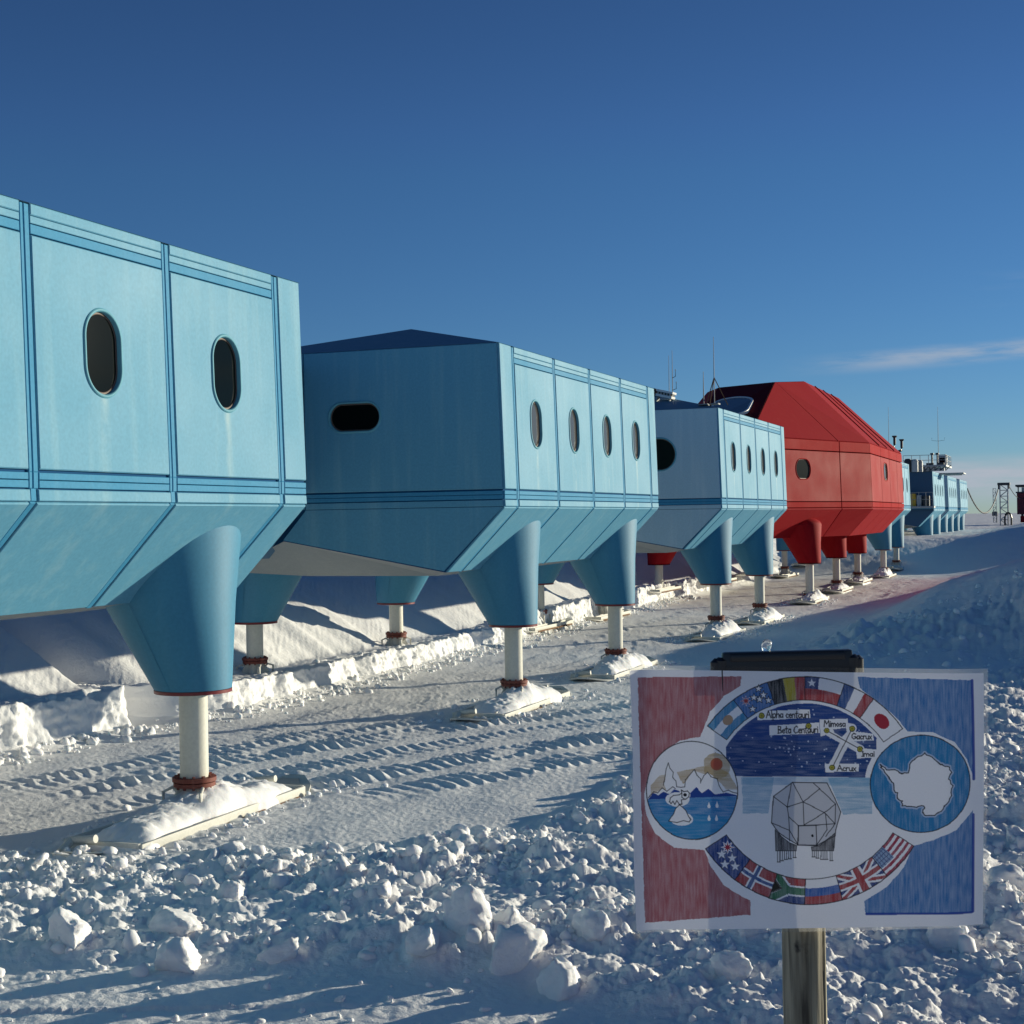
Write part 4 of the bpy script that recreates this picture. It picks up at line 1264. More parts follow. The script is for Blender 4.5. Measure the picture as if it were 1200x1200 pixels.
# ------------------------------------------------------------------ hand-drawn sign
# the drawing is laid out on a 1200-unit board (u to the right, v down) and coloured per vertex
class Art:
    def __init__(s, u0, v0, u1, v1, step):
        s.nu = int((u1 - u0) / step) + 1; s.nv = int((v1 - v0) / step) + 1
        s.u, s.v = np.meshgrid(np.linspace(u0, u1, s.nu), np.linspace(v0, v1, s.nv))
        s.c = np.zeros(s.u.shape + (3,)); s.c[:] = (.92, .91, .93)
        s.wx = 2.2 * fbm(s.u / 38, s.v / 38, 2); s.wy = 2.2 * fbm(s.u / 38 + 9, s.v / 38 + 4, 2)
        s.pencil_v = perlin(s.u / 5.0, s.v / 60) * .6 + perlin(s.u / 16, s.v / 40) * .4 + perlin(s.u / 3, s.v / 3) * .3
        s.pencil_h = perlin(s.u / 60, s.v / 5.0) * .6 + perlin(s.u / 40, s.v / 16) * .4 + perlin(s.u / 3, s.v / 3) * .3
    def put(s, m, col, a=1.0):
        m = np.clip(m * a, 0, 1)[..., None]
        s.c = s.c * (1 - m) + np.array(col) * m
    def pencil(s, m, col, horiz=False, dens=.82, var=.2):
        t = s.pencil_h if horiz else s.pencil_v
        s.put(m.astype(float) * np.clip(dens + var * t, .15, 1.0), col)
    def inpoly(s, P, soft=False):
        x, y = s.u + s.wx * (1 if soft else 0), s.v + s.wy * (1 if soft else 0)
        ins = np.zeros(x.shape, bool)
        n = len(P)
        for i in range(n):
            (x0, y0), (x1, y1) = P[i], P[(i + 1) % n]
            if y0 == y1: continue
            c = ((y0 > y) != (y1 > y)) & (x < (x1 - x0) * (y - y0) / (y1 - y0) + x0)
            ins ^= c
        return ins
    def line(s, P, w, col=(.012, .013, .02), closed=False):
        P = list(P) + ([P[0]] if closed else [])
        for (x0, y0), (x1, y1) in zip(P[:-1], P[1:]):
            lo_u, hi_u = min(x0, x1) - w - 3, max(x0, x1) + w + 3
            lo_v, hi_v = min(y0, y1) - w - 3, max(y0, y1) + w + 3
            ju = np.where((s.u[0] >= lo_u) & (s.u[0] <= hi_u))[0]; jv = np.where((s.v[:, 0] >= lo_v) & (s.v[:, 0] <= hi_v))[0]
            if len(ju) == 0 or len(jv) == 0: continue
            sl = (slice(jv[0], jv[-1] + 1), slice(ju[0], ju[-1] + 1))
            px, py = s.u[sl] - x0, s.v[sl] - y0
            dx, dy = x1 - x0, y1 - y0
            t = np.clip((px * dx + py * dy) / (dx * dx + dy * dy + 1e-9), 0, 1)
            d = np.hypot(px - t * dx, py - t * dy)
            m = np.clip((w / 2 + .6 - d) / 1.2, 0, 1)[..., None] * .92
            s.c[sl] = s.c[sl] * (1 - m) + np.array(col) * m
    def disc(s, x, y, r, col, ry=None):
        s.put((((s.u - x) / r) ** 2 + ((s.v - y) / (ry or r)) ** 2) < 1, col)

def arc(c, r, t0, t1, n=24):
    return [(c[0] + r * math.cos(t), c[1] - r * math.sin(t)) for t in np.linspace(t0, t1, n)]
def star(x, y, r, n=5, k=.42, rot=PI / 2):
    return [(x + (r if i % 2 == 0 else r * k) * math.cos(rot + PI * i / n), y - (r if i % 2 == 0 else r * k) * math.sin(rot + PI * i / n)) for i in range(2 * n)]

GLY = {  # single-stroke handwriting, unit box, y down, x-height .45..1
 'A': (.75, [[(0, 1), (.35, .05), (.7, 1)], [(.15, .65), (.55, .65)]]), 'B': (.65, [[(.05, .05), (.05, 1)], [(.05, .05), (.45, .15), (.4, .42), (.08, .5), (.52, .65), (.5, .92), (.05, 1)]]),
 'C': (.7, [[(.6, .2), (.4, .05), (.1, .3), (.05, .7), (.3, 1), (.62, .85)]]), 'M': (.85, [[(.02, 1), (.12, .05), (.4, .6), (.68, .05), (.8, 1)]]),
 'G': (.72, [[(.6, .18), (.35, .05), (.08, .35), (.08, .75), (.35, 1), (.62, .85), (.62, .6), (.4, .6)]]), 'I': (.3, [[(.1, .2), (.2, .1), (.2, 1)], [(.02, 1), (.36, 1)]]),
 'l': (.22, [[(.1, 0), (.1, 1)]]), 'p': (.55, [[(.06, .48), (.06, 1.35)], [(.06, .55), (.35, .45), (.5, .7), (.35, 1), (.06, .92)]]),
 'h': (.52, [[(.06, 0), (.06, 1)], [(.06, .62), (.3, .46), (.44, .62), (.44, 1)]]), 'a': (.54, [[(.45, .5), (.2, .46), (.04, .74), (.2, 1), (.44, .8)], [(.45, .46), (.45, 1)]]),
 'c': (.46, [[(.4, .55), (.2, .46), (.04, .74), (.18, 1), (.4, .92)]]), 'e': (.48, [[(.05, .72), (.4, .68), (.3, .46), (.08, .56), (.08, .88), (.25, 1), (.42, .9)]]),
 'n': (.52, [[(.06, .46), (.06, 1)], [(.06, .62), (.3, .46), (.44, .62), (.44, 1)]]), 't': (.42, [[(.2, .08), (.18, .95), (.34, 1)], [(0, .42), (.4, .38)]]),
 'u': (.52, [[(.06, .46), (.08, .88), (.25, 1), (.44, .85)], [(.44, .46), (.44, 1)]]), 'r': (.4, [[(.06, .46), (.06, 1)], [(.06, .65), (.22, .46), (.38, .5)]]),
 'i': (.2, [[(.1, .46), (.1, 1)], [(.1, .2), (.11, .24)]]), 'm': (.78, [[(.06, .46), (.06, 1)], [(.06, .6), (.24, .46), (.36, .6), (.36, 1)], [(.36, .6), (.54, .46), (.68, .6), (.68, 1)]]),
 'o': (.52, [[(.25, .46), (.04, .72), (.25, 1), (.46, .72), (.25, .46)]]), 's': (.44, [[(.38, .5), (.15, .46), (.08, .65), (.34, .78), (.3, 1), (.04, .95)]]),
 'x': (.46, [[(.04, .46), (.4, 1)], [(.4, .46), (.04, 1)]]), ' ': (.35, [])}
def text(A, t, x, y, hgt, width, slope=0.0, w=3.4):
    tot = sum(GLY[c][0] for c in t)
    k = width / tot
    cx = x
    for c in t:
        gw, st = GLY[c]
        for P in st:
            A.line([(cx + p[0] * k, y + (cx + p[0] * k - x) * slope + p[1] * hgt) for p in P], w)
        cx += gw * k

def draw():
    A = Art(38, 104, 1142, 916, 1.28)
    INK = (.012, .013, .02)
    RED, BLUE_, NAVY, SKYB = (.38, .08, .095), (.005, .155, .43), (.010, .055, .22), (.05, .26, .48)
    FR, FB, W = (.40, .05, .055), (.025, .09, .28), (.91, .90, .92)
    # pencilled corners
    red = [(70, 140), (388, 137), (384, 166), (335, 196), (292, 246), (270, 300), (262, 322), (200, 332), (140, 380), (104, 440), (90, 500), (97, 560), (124, 618), (180, 658), (272, 664), (292, 712), (330, 768), (380, 800), (410, 815), (412, 858), (92, 886)]
    A.pencil(A.inpoly(red, True), RED, False, .86, .17)
    b1 = [(740, 137), (1092, 148), (1098, 452), (1076, 390), (1035, 336), (965, 305), (890, 303), (868, 272), (818, 226), (746, 172)]
    b2 = [(1097, 545), (1099, 862), (762, 858), (757, 818), (826, 776), (880, 715), (906, 652), (970, 634), (1040, 606)]
    for b in (b1, b2): A.pencil(A.inpoly(b, True), BLUE_, False, .84, .2)
    A.line([(1093, 150), (1098, 450)], 9, (.015, .06, .36)); A.line([(1098, 560), (1099, 858)], 9, (.015, .06, .36)); A.line([(765, 857), (1096, 861)], 7, (.015, .06, .36))
    # night sky and horizon
    c = (578, 497)
    rr = np.hypot(A.u - c[0], A.v - c[1])
    night = (rr < 279) & (A.v < 438 + .004 * A.u) & (A.u > 340) & (A.u < 796) & (np.hypot((A.u - 931) / 172, (A.v - 462) / 165) > 1)
    A.pencil(night, NAVY, True, .95, .16)
    A.pencil(night & (A.v < 330), (.02, .07, .30), True, .5, .3)
    g = np.random.default_rng(3)
    for _ in range(120):
        x, y = g.uniform(345, 790), g.uniform(215, 425)
        if math.hypot(x - c[0], y - c[1]) < 268: A.disc(x, y, g.uniform(1.5, 3.0), (.5, .56, .7))
    hor = (A.v > 442) & (A.v < 552 + A.wy * 2) & (((A.u > 388 + A.wx * 2) & (A.u < 484 - (A.v - 442) * .16)) | ((A.u > 646 + (A.v - 442) * .42) & (A.u < 786 - A.wx * 2 - (A.v - 470) * .05)))
    A.pencil(hor, (.10, .36, .56), True, .55, .35)
    A.pencil((A.v > 442) & (A.v < 466) & (A.u > 384) & (A.u < 786), (.12, .36, .58), True, .45, .3)
    # star map
    white = W
    def lab(P): A.put(A.inpoly(P, False), white)
    lab([(435, 242), (594, 236), (596, 262), (436, 270)]); lab([(472, 286), (622, 276), (624, 308), (472, 316)])
    lab([(624, 266), (708, 264), (709, 294), (690, 300), (625, 318)]); lab([(712, 300), (786, 310), (788, 330), (712, 332)])
    lab([(732, 352), (800, 358), (796, 382), (736, 384)]); lab([(638, 400), (742, 400), (740, 424), (640, 426)])
    for P in ([(645, 300), (745, 356)], [(722, 294), (660, 412)], [(690, 286), (722, 292)]): A.line(P, 26, white)
    A.put(A.inpoly([(663, 296), (703, 292), (706, 304), (690, 320), (668, 306)]), NAVY, .9)
    A.line([(645, 300), (745, 356)], 3, INK); A.line([(722, 294), (660, 412)], 3, INK)
    text(A, 'Alpha centauri', 462, 240, 22, 130); text(A, 'Beta Centauri', 497, 287, 22, 122, -.02)
    text(A, 'Mimosa', 637, 269, 19, 66); text(A, 'Gacrux', 720, 307, 19, 62); text(A, 'Imai', 750, 361, 17, 40); text(A, 'Acrux', 675, 403, 19, 58)
    for x, y in ((448, 256), (590, 286), (645, 300), (722, 294), (745, 356), (660, 412)):
        A.disc(x, y, 9, (.07, .075, .03)); A.disc(x, y, 6.8, (.42, .38, .05)); A.disc(x, y, 3.0, (.26, .22, .03))
    # flag ribbons
    def ribbon(cc, ro, ri, bounds, lower):
        R = np.hypot(A.u - cc[0], A.v - cc[1]); T = np.arctan2(-(A.v - cc[1]), A.u - cc[0])
        q = (R - ri) / (ro - ri)
        out = []
        for (t0, t1) in zip(bounds[:-1], bounds[1:]):
            p = (T - t0) / (t1 - t0)
            out.append((p, q, (q > 0) & (q < 1) & (p > 0) & (p < 1)))
        return out
    ang = lambda cc, x, y: math.atan2(-(y - cc[1]), x - cc[0])
    c1 = (578, 497)
    bt = [ang(c1, *p) for p in ((283, 288), (362, 206), (465, 150), (580, 136), (700, 158), (786, 206), (873, 296))]
    F = ribbon(c1, 360, 289, bt, False)
    def fl(i, cond, col, d=.92): p, q, m = F[i]; A.pencil(m & cond(p, q), col, False, d, .2)
    tr = lambda p, q: p > -1
    for i in range(6): fl(i, tr, W, 1)
    fl(0, lambda p, q: q > .67, SKYB); fl(0, lambda p, q: q < .33, SKYB)
    p, q, m = F[0]; A.put(m & (((p - .5) / .16) ** 2 + ((q - .5) / .2) ** 2 < 1), (.42, .22, .08), .85)
    fl(1, tr, (.03, .15, .42))
    fl(2, lambda p, q: p < .42, (.012, .013, .016)); fl(2, lambda p, q: (p >= .42) & (p < .72), (.48, .38, .02)); fl(2, lambda p, q: p >= .72, FR)
    fl(3, lambda p, q: q < .5, FR); fl(3, lambda p, q: (q >= .5) & (p < .36), (.03, .06, .2))
    fl(4, lambda p, q: p < .34, FB); fl(4, lambda p, q: p > .68, FR)
    p, q, m = F[5]; A.put(m & (((p - .52) / .23) ** 2 + ((q - .5) / .27) ** 2 < 1), (.42, .03, .05))
    for i, (p, q, m) in enumerate(F):
        pass
    def pt(cc, ro, ri, t, q): r = ri + (ro - ri) * q; return (cc[0] + r * math.cos(t), cc[1] - r * math.sin(t))
    def FP(B, cc, ro, ri, i, p, q): return pt(cc, ro, ri, B[i] + (B[i + 1] - B[i]) * p, q)
    P1 = lambda i, p, q: FP(bt, c1, 360, 289, i, p, q)
    x, y = P1(1, .26, .66); A.put(A.inpoly(star(x, y, 19, 8, .35)), (.75, .7, .75)); A.put(A.inpoly(star(x, y, 15, 8, .3)), (.35, .05, .06))
    for (p, q) in ((.50, .62), (.72, .88), (.30, .22), (.62, .45), (.78, .55), (.86, .26)):
        x, y = P1(1, p, q); A.put(A.inpoly(star(x, y, 13)), W); A.line(star(x, y, 13), 2.2, INK, True)
    x, y = P1(3, .18, .74); A.put(A.inpoly(star(x, y, 14)), W)
    A.line(arc(c1, 360, bt[0], bt[-1], 60), 3.2, INK); A.line(arc(c1, 289, bt[0], bt[-1], 60), 2.6, INK)
    for t in bt: A.line([pt(c1, 360, 289, t, 0), pt(c1, 360, 289, t, 1)], 2.8, INK)
    c2 = (590, 448)
    bl = [ang(c2, *p) for p in ((277, 660), (362, 756), (467, 808), (575, 827), (692, 815), (828, 742), (908, 650))]
    bl = [t if t < 0 else t - 2 * PI for t in bl]
    T = np.arctan2(-(A.v - c2[1]), A.u - c2[0]); R = np.hypot(A.u - c2[0], A.v - c2[1])
    F = []
    for t0, t1 in zip(bl[:-1], bl[1:]):
        p = (T - t0) / (t1 - t0); q = (R - 302) / 77
        F.append((p, q, (q > 0) & (q < 1) & (p > 0) & (p < 1)))
    P2 = lambda i, p, q: FP(bl, c2, 379, 302, i, p, q)
    for i in range(6): fl(i, tr, W, 1)
    fl(0, tr, (.02, .06, .25))
    x, y = P2(0, .30, .26); A.put(A.inpoly(star(x, y, 22, 8, .5)), W); A.put(A.inpoly(star(x, y, 17, 8, .35)), (.45, .03, .06))
    for (p, q) in ((.34, .62), (.60, .42), (.58, .80), (.80, .58)):
        x, y = P2(0, p, q); A.put(A.inpoly(star(x, y, 17)), W); A.line(star(x, y, 17), 1.6, (.1, .12, .2), True)
    fl(1, tr, FR)
    fl(1, lambda p, q: (np.abs(p - .40) < .10) | (np.abs(q - .5) < .13), W, 1); fl(1, lambda p, q: (np.abs(p - .40) < .05) | (np.abs(q - .5) < .06), FB)
    fl(2, lambda p, q: q < .5, FR); fl(2, lambda p, q: q >= .5, (.02, .06, .22))
    grn = lambda w: (lambda p, q: (np.abs(q - .5) < w) & (p > .42) | (np.abs(np.abs(q - .5) - np.clip(.5 * (1 - p / .46), 0, 1)) < w * 1.25) & (p < .50))
    fl(2, lambda p, q: np.abs(q - .5) < .5 - p * 1.1, (.02, .02, .012))
    fl(2, grn(.21), W, 1); fl(2, grn(.14), (.03, .17, .08))
    fl(2, lambda p, q: (np.abs(q - .5) < .30 - p * 1.0), (.02, .02, .012))
    fl(3, lambda p, q: (q > .36) & (q < .68), (.04, .13, .42)); fl(3, lambda p, q: q >= .68, FR)
    fl(4, tr, (.012, .04, .20))
    dg = lambda w: (lambda p, q: (np.abs(p - q) < w) | (np.abs(p - (1 - q)) < w))
    fl(4, dg(.16), W, 1); fl(4, dg(.07), FR)
    fl(4, lambda p, q: (np.abs(p - .5) < .13) | (np.abs(q - .5) < .17), W, 1); fl(4, lambda p, q: (np.abs(p - .5) < .07) | (np.abs(q - .5) < .09), FR)
    fl(5, lambda p, q: (np.floor(q * 9) % 2) == 0, (.36, .02, .06))
    fl(5, lambda p, q: (p < .46) & (q < .62), (.30, .42, .60), 1)
    for i in range(5):
        for j in range(4):
            x, y = P2(5, .06 + .09 * i, .08 + .15 * j); A.line([(x - 4, y - 3), (x + 4, y + 3)], 2, (.04, .06, .2)); A.line([(x + 3, y - 4), (x - 3, y + 4)], 1.8, (.04, .06, .2))
    A.line(arc(c2, 379, bl[0], bl[-1], 60), 3.2, INK); A.line(arc(c2, 302, bl[0], bl[-1], 60), 2.8, INK)
    for t in bl: A.line([pt(c2, 379, 302, t, 0), pt(c2, 379, 302, t, 1)], 2.8, INK)
    # left roundel: bear on ice, mountains, sun
    E = lambda cx, cy, rx, ry, n=80: [(cx + rx * math.cos(2 * PI * i / n), cy + ry * math.sin(2 * PI * i / n)) for i in range(n)]
    inL = ((A.u - 236) / 138) ** 2 + ((A.v - 484) / 149) ** 2 < 1
    A.put(inL, W)
    A.pencil(inL & (np.hypot((A.u - 312), (A.v - 408)) < 40 + 3 * A.wx), (.46, .34, .18), True, .75, .25)
    A.pencil(inL & A.inpoly([(110, 470), (140, 440), (170, 436), (165, 480), (110, 500)], True), (.46, .32, .14), True, .65, .3)
    A.pencil(inL & A.inpoly([(190, 430), (240, 418), (290, 405), (350, 430), (374, 480), (340, 480), (300, 440), (240, 425), (210, 470)], True), (.46, .32, .14), True, .65, .3)
    A.disc(311, 404, 19, (.45, .13, .07)); A.disc(311, 404, 13, (.48, .10, .06))
    sea = inL & (A.v > 512 - (A.u - 100) * .055)
    A.pencil(sea, (.025, .22, .50), True, .92, .25)
    A.pencil(sea & (A.v > 560), (.03, .30, .56), True, .5, .35)
    mt = [(152, 466), (164, 402), (176, 424), (186, 452), (190, 476), (214, 462), (244, 422), (262, 452), (284, 430), (300, 440), (318, 466), (330, 486), (352, 482), (372, 492), (372, 500), (110, 508), (120, 496), (148, 480), (160, 486)]
    A.put(inL & A.inpoly(mt), W)
    A.put(inL & A.inpoly([(104, 512), (118, 494), (134, 500), (150, 490), (168, 496), (182, 482), (206, 490), (222, 500), (250, 474), (266, 492), (286, 478), (306, 496), (340, 490), (374, 498), (374, 500), (104, 513)]), (.015, .06, .30))
    for P in ([(150, 470), (158, 420), (165, 402), (170, 418), (180, 430), (178, 446), (188, 456), (190, 474), (204, 476), (214, 474), (216, 452), (228, 440), (244, 421), (252, 440), (262, 448), (262, 462)],
              [(262, 458), (272, 440), (284, 429), (294, 442), (312, 448), (318, 470), (330, 488), (346, 482), (358, 488), (374, 492)], [(104, 508), (120, 490), (132, 494), (146, 478), (160, 488), (178, 474), (186, 480)]):
        A.line(P, 2.6, INK)
    A.put(A.inpoly(E(192, 512, 36, 22)), W); A.put(A.inpoly(E(214, 498, 17, 14)), W); A.put(A.inpoly(E(205, 572, 34, 20)), W)
    ice = [(166, 578), (180, 556), (186, 540), (198, 528), (206, 534), (218, 546), (224, 560), (232, 572), (228, 580), (210, 576), (190, 582)]
    A.put(A.inpoly(ice), W); A.line(ice, 2.8, INK, True)
    for P in ([(168, 520), (170, 508), (180, 500), (198, 498), (206, 492)], [(168, 520), (172, 526), (178, 518), (184, 528), (190, 516), (198, 528), (206, 526), (204, 514), (214, 512)], [(206, 492), (204, 484), (212, 488), (222, 486), (228, 492), (226, 504), (216, 512), (206, 506), (206, 492)]): A.line(P, 3, INK)
    A.disc(215, 498, 5, INK)
    for x, y in ((287, 530), (312, 528), (287, 568), (310, 568)):
        A.put(A.inpoly([(x, y - 12), (x + 5, y + 2), (x + 3, y + 8), (x - 3, y + 8), (x - 5, y + 2)]), W)
    A.line(E(236, 484, 138, 149), 3.2, INK, True)
    # right roundel: white continent in blue sea
    inR = ((A.u - 931) / 155) ** 2 + ((A.v - 462) / 148) ** 2 < 1
    A.pencil(inR, (.025, .22, .47), False, .95, .25)
    ant = [(808, 400), (826, 420), (852, 420), (872, 430), (894, 430), (896, 404), (912, 386), (940, 370), (966, 382), (988, 400), (1000, 408), (1018, 412), (1026, 430), (1016, 446), (1028, 468), (1024, 500), (1010, 524), (992, 548), (962, 560), (942, 556), (936, 548), (942, 540), (940, 528), (916, 534), (892, 530), (874, 528), (872, 514), (860, 508), (858, 490), (846, 478), (846, 460), (834, 446), (826, 434), (810, 414)]
    j = []
    g = np.random.default_rng(8)
    for i in range(len(ant)):
        (x0, y0), (x1, y1) = ant[i], ant[(i + 1) % len(ant)]
        for t in (0, .33, .66): j.append((x0 + (x1 - x0) * t + g.uniform(-2.4, 2.4), y0 + (y1 - y0) * t + g.uniform(-2.4, 2.4)))
    A.line(j, 12, (.45, .55, .72), True)
    A.put(A.inpoly(j), W); A.line(j, 3.4, INK, True)
    A.line(E(931, 462, 155, 148), 3.2, INK, True)
    # the many-sided hut on legs in the middle
    hull = [(540, 457), (644, 458), (668, 505), (686, 546), (670, 600), (668, 618), (612, 648), (555, 646), (500, 612), (476, 580), (482, 500)]
    A.put(A.inpoly(hull), (.62, .62, .66)); 
    for P in ([(482, 500), (524, 532), (572, 516), (540, 457)], [(524, 532), (536, 462)], [(572, 516), (622, 476), (602, 458)], [(622, 476), (670, 522), (636, 548), (572, 516)], [(524, 532), (528, 560), (556, 588), (555, 646)],
              [(476, 580), (530, 602), (528, 560)], [(530, 602), (530, 634)], [(572, 516), (574, 586), (636, 548), (640, 552), (644, 600), (612, 646)], [(636, 548), (668, 582)], [(670, 522), (668, 582), (612, 586)], [(530, 602), (555, 644)], [(668, 582), (640, 620)]):
        A.line(P, 2.8, INK)
    A.line(hull, 3.2, INK, True)
    A.put(A.inpoly([(557, 588), (610, 586), (612, 646), (556, 646)]), (.6, .6, .64)); A.line([(557, 588), (610, 586), (612, 646), (556, 646)], 3, INK, True); A.disc(600, 618, 4, INK)
    for P in ([(487, 600), (500, 616), (530, 640), (552, 648), (550, 664), (488, 664)], [(596, 652), (620, 648), (668, 610), (664, 664), (598, 664)]):
        A.pencil(A.inpoly(P), (.06, .06, .07), False, .85, .3); A.line(P, 2.4, INK, True)
    for x, d in ((496, 34), (506, 30), (518, 26), (530, 24), (544, 20), (602, 18), (614, 22), (628, 26), (640, 26), (656, 30)):
        A.line([(x - 3, 664), (x - 3, 664 + d)], 2.4, INK); A.line([(x + 3, 664), (x + 3, 664 + d)], 2.4, INK); A.line([(x - 4, 664 + d), (x + 6, 664 + d)], 3, INK)
    # faint grain of the paper
    A.c *= (1 + .03 * perlin(A.u / 4, A.v / 4))[..., None]
    return A

def sign():
    DEP = 1.8
    def spot(px, py, dep=DEP):
        """sheet corner -> point on the upright plane of the sign"""
        x, y = (px - 600) / FPX * dep, (600 - py) / FPX * dep
        return CAMR @ Vector((x, y, -dep))
    CAMR = (Matrix.Rotation(YAW, 3, 'Z') @ Matrix.Rotation(PI / 2 + PITCH, 3, 'X') @ Matrix.Rotation(-ROLL, 3, 'Z'))
    eye = Vector((0, 0, EYE))
    fw = Vector((-math.sin(YAW), math.cos(YAW), 0)); rt = Vector((math.cos(YAW), math.sin(YAW), 0))
    foot = eye + fw * (DEP + .029) + rt * .3475
    gz = float(height(np.array([foot.y]), np.array([-foot.x]))[0])
    foot.z = gz
    root = empty('sign', foot)
    tag(root, 'hand drawn laminated paper sign of flags and maps, fixed to a wooden post', 'sign')
    A = draw()
    # board units -> photo spot -> sign plane
    px = 720 + A.u * 460 / 1200; py = 740 + A.v * 460 / 1200
    # sheet outline is a slightly crooked quadrilateral
    un = (A.u - 38) / (1142 - 38); vn = (A.v - 104) / (916 - 104)
    x = (px - 600) / FPX * DEP; y = (600 - py) / FPX * DEP
    # paper edges
    lu = 44 + (66 - 44) * vn + 3 * np.sin(vn * 6); ru = 1132 + 2 * vn
    tv = 116 + (128 - 116) * un; bv = 908 - 9 * np.sin(un * PI) * .6 - 8 * un + 0
    uu = lu + (ru - lu) * un; vv = tv + (bv - tv) * vn
    # keep the drawing in place: colours are sampled where each vertex ends up
    iu = np.clip(np.round((uu - 38) / (1142 - 38) * (A.nu - 1)).astype(int), 0, A.nu - 1)
    iv = np.clip(np.round((vv - 104) / (916 - 104) * (A.nv - 1)).astype(int), 0, A.nv - 1)
    colr = A.c[iv, iu]
    def to_plane(uu, vv, off):
        X = (720 + uu * 460 / 1200 - 600) / FPX * DEP; Y = (600 - (740 + vv * 460 / 1200)) / FPX * DEP
        c, s = math.cos(ROLL), math.sin(ROLL)
        Xr, Yr = X * c + Y * s, Y * c - X * s
        return Xr, Yr, off
    bend = lambda u, v: .0 - .018 * np.clip((120 - u) / 80, 0, 1) ** 2 - .006 * np.sin((u - 40) / 1100 * PI) + .004 * np.sin(v / 260 + u / 300) + .010 * np.clip((u - 1000) / 140, 0, 1) ** 2
    def world(uu, vv, off):
        X, Y, O = to_plane(uu, vv, off)
        D = DEP + bend(uu, vv) + O
        P = np.stack([rt.x * X + fw.x * D, rt.y * X + fw.y * D, Y + PITCH * DEP + EYE + 0 * X], -1)
        return P - np.array(foot)
    V = world(uu, vv, 0).reshape(-1, 3)
    m, n = A.u.shape
    i = np.arange(m - 1)[:, None] * n + np.arange(n - 1)[None, :]
    Fc = np.stack([i, i + n, i + n + 1, i + 1], -1).reshape(-1, 4)
    mp = mat('drawn_paper', (.8, .8, .86), .55, spec=.35)
    nt = mp.node_tree; N = nt.nodes; L = nt.links
    at = N.new('ShaderNodeAttribute'); at.attribute_name = 'drawing'
    b = N['Principled BSDF']; L.new(at.outputs['Color'], b.inputs['Base Color'])
    tr = N.new('ShaderNodeBsdfTranslucent'); L.new(at.outputs['Color'], tr.inputs['Color'])
    mx = N.new('ShaderNodeMixShader'); mx.inputs[0].default_value = .11
    L.new(b.outputs[0], mx.inputs[1]); L.new(tr.outputs[0], mx.inputs[2]); L.new(mx.outputs[0], N['Material Output'].inputs[0])
    o = from_np('drawn_sheet', V, Fc, mp, root)
    ca = o.data.color_attributes.new('drawing', 'FLOAT_COLOR', 'POINT')
    ca.data.foreach_set('color', np.concatenate([colr.reshape(-1, 3), np.ones((m * n, 1))], 1).astype(np.float32).ravel())
    # clear laminate, a little larger than the paper
    ml = bpy.data.materials.new('clear_laminate'); ml.use_nodes = True
    nt = ml.node_tree; N = nt.nodes; L = nt.links
    t = N.new('ShaderNodeBsdfTransparent'); t.inputs[0].default_value = (.93, .94, .95, 1)
    gl = N.new('ShaderNodeBsdfGlossy'); gl.inputs['Roughness'].default_value = .18; gl.inputs[0].default_value = (.8, .8, .8, 1)
    fr = N.new('ShaderNodeFresnel'); fr.inputs[0].default_value = 1.4
    mx = N.new('ShaderNodeMixShader'); L.new(fr.outputs[0], mx.inputs[0]); L.new(t.outputs[0], mx.inputs[1]); L.new(gl.outputs[0], mx.inputs[2])
    df = N.new('ShaderNodeBsdfTranslucent'); df.inputs[0].default_value = (.8, .82, .85, 1); m2 = N.new('ShaderNodeMixShader'); m2.inputs[0].default_value = .14
    L.new(mx.outputs[0], m2.inputs[1]); L.new(df.outputs[0], m2.inputs[2]); L.new(m2.outputs[0], N['Material Output'].inputs[0])
    un2, vn2 = np.meshgrid(np.linspace(0, 1, 60), np.linspace(0, 1, 44))
    lu = 40 + 20 * vn2; ru = 1147 - 4 * vn2; tv = 103 + 12 * un2; bv = 915 - 10 * un2
    V = world(lu + (ru - lu) * un2, tv + (bv - tv) * vn2, .0012).reshape(-1, 3)
    m, n = un2.shape
    i = np.arange(m - 1)[:, None] * n + np.arange(n - 1)[None, :]
    from_np('laminate', V, np.stack([i, i + n, i + n + 1, i + 1], -1).reshape(-1, 4), ml, root)
    # black ribbed clip behind the top edge
    bm = bmesh.new()
    cu = np.array([308, 752]); P = world(cu, np.array([70., 70.]), .010)
    w_ = P[1][0] - P[0][0], P[1][1] - P[0][1]
    L_ = math.hypot(*w_); cxy = (P[0] + P[1]) / 2
    box(bm, (0, 0, -.020), (L_ * .90, .012, .048), 0, .004)
    box(bm, (0, -.001, -.003), (L_ * .80, .014, .010), 0, .003)
    for sx in (-1, 1):
        tube(bm, [(sx * L_ * .455, 0, -.042), (sx * L_ * .455, 0, -.006), (sx * L_ * .452, 0, -.0025)], [.0085, .0085, .004], 12)
        tube(bm, [(sx * L_ * .487, 0, -.042), (sx * L_ * .487, 0, -.008), (sx * L_ * .484, 0, -.0035)], [.0075, .0075, .003], 12)
    o = from_bm('clip_board', bm, M_black, root, True, angle=40)
    o.location = Vector(cxy) ; o.rotation_euler = (0, -.01, YAW)
    # clear stub on top of the post
    bm = bmesh.new(); lathe(bm, [(.0045, 0), (.005, .008), (.0065, .012), (.0055, .018), (.002, .0205)], 14)
    for v in bm.verts: v.co.x += .0012 * math.sin(v.co.z * 500); v.co.y += .001 * math.cos(v.co.z * 700)
    P = world(np.array([470.]), np.array([70.]), .012)[0]
    mi = mat('clear_ice', (.8, .85, .88), .12); mi.node_tree.nodes['Principled BSDF'].inputs['Transmission Weight'].default_value = .75
    o = from_bm('ice_stub', bm, mi, root, True); o.location = Vector(P) - Vector((0, 0, .003))
    # weathered round post with a split and a knot
    mw = mat('weathered_wood', (.3, .27, .2), .8)
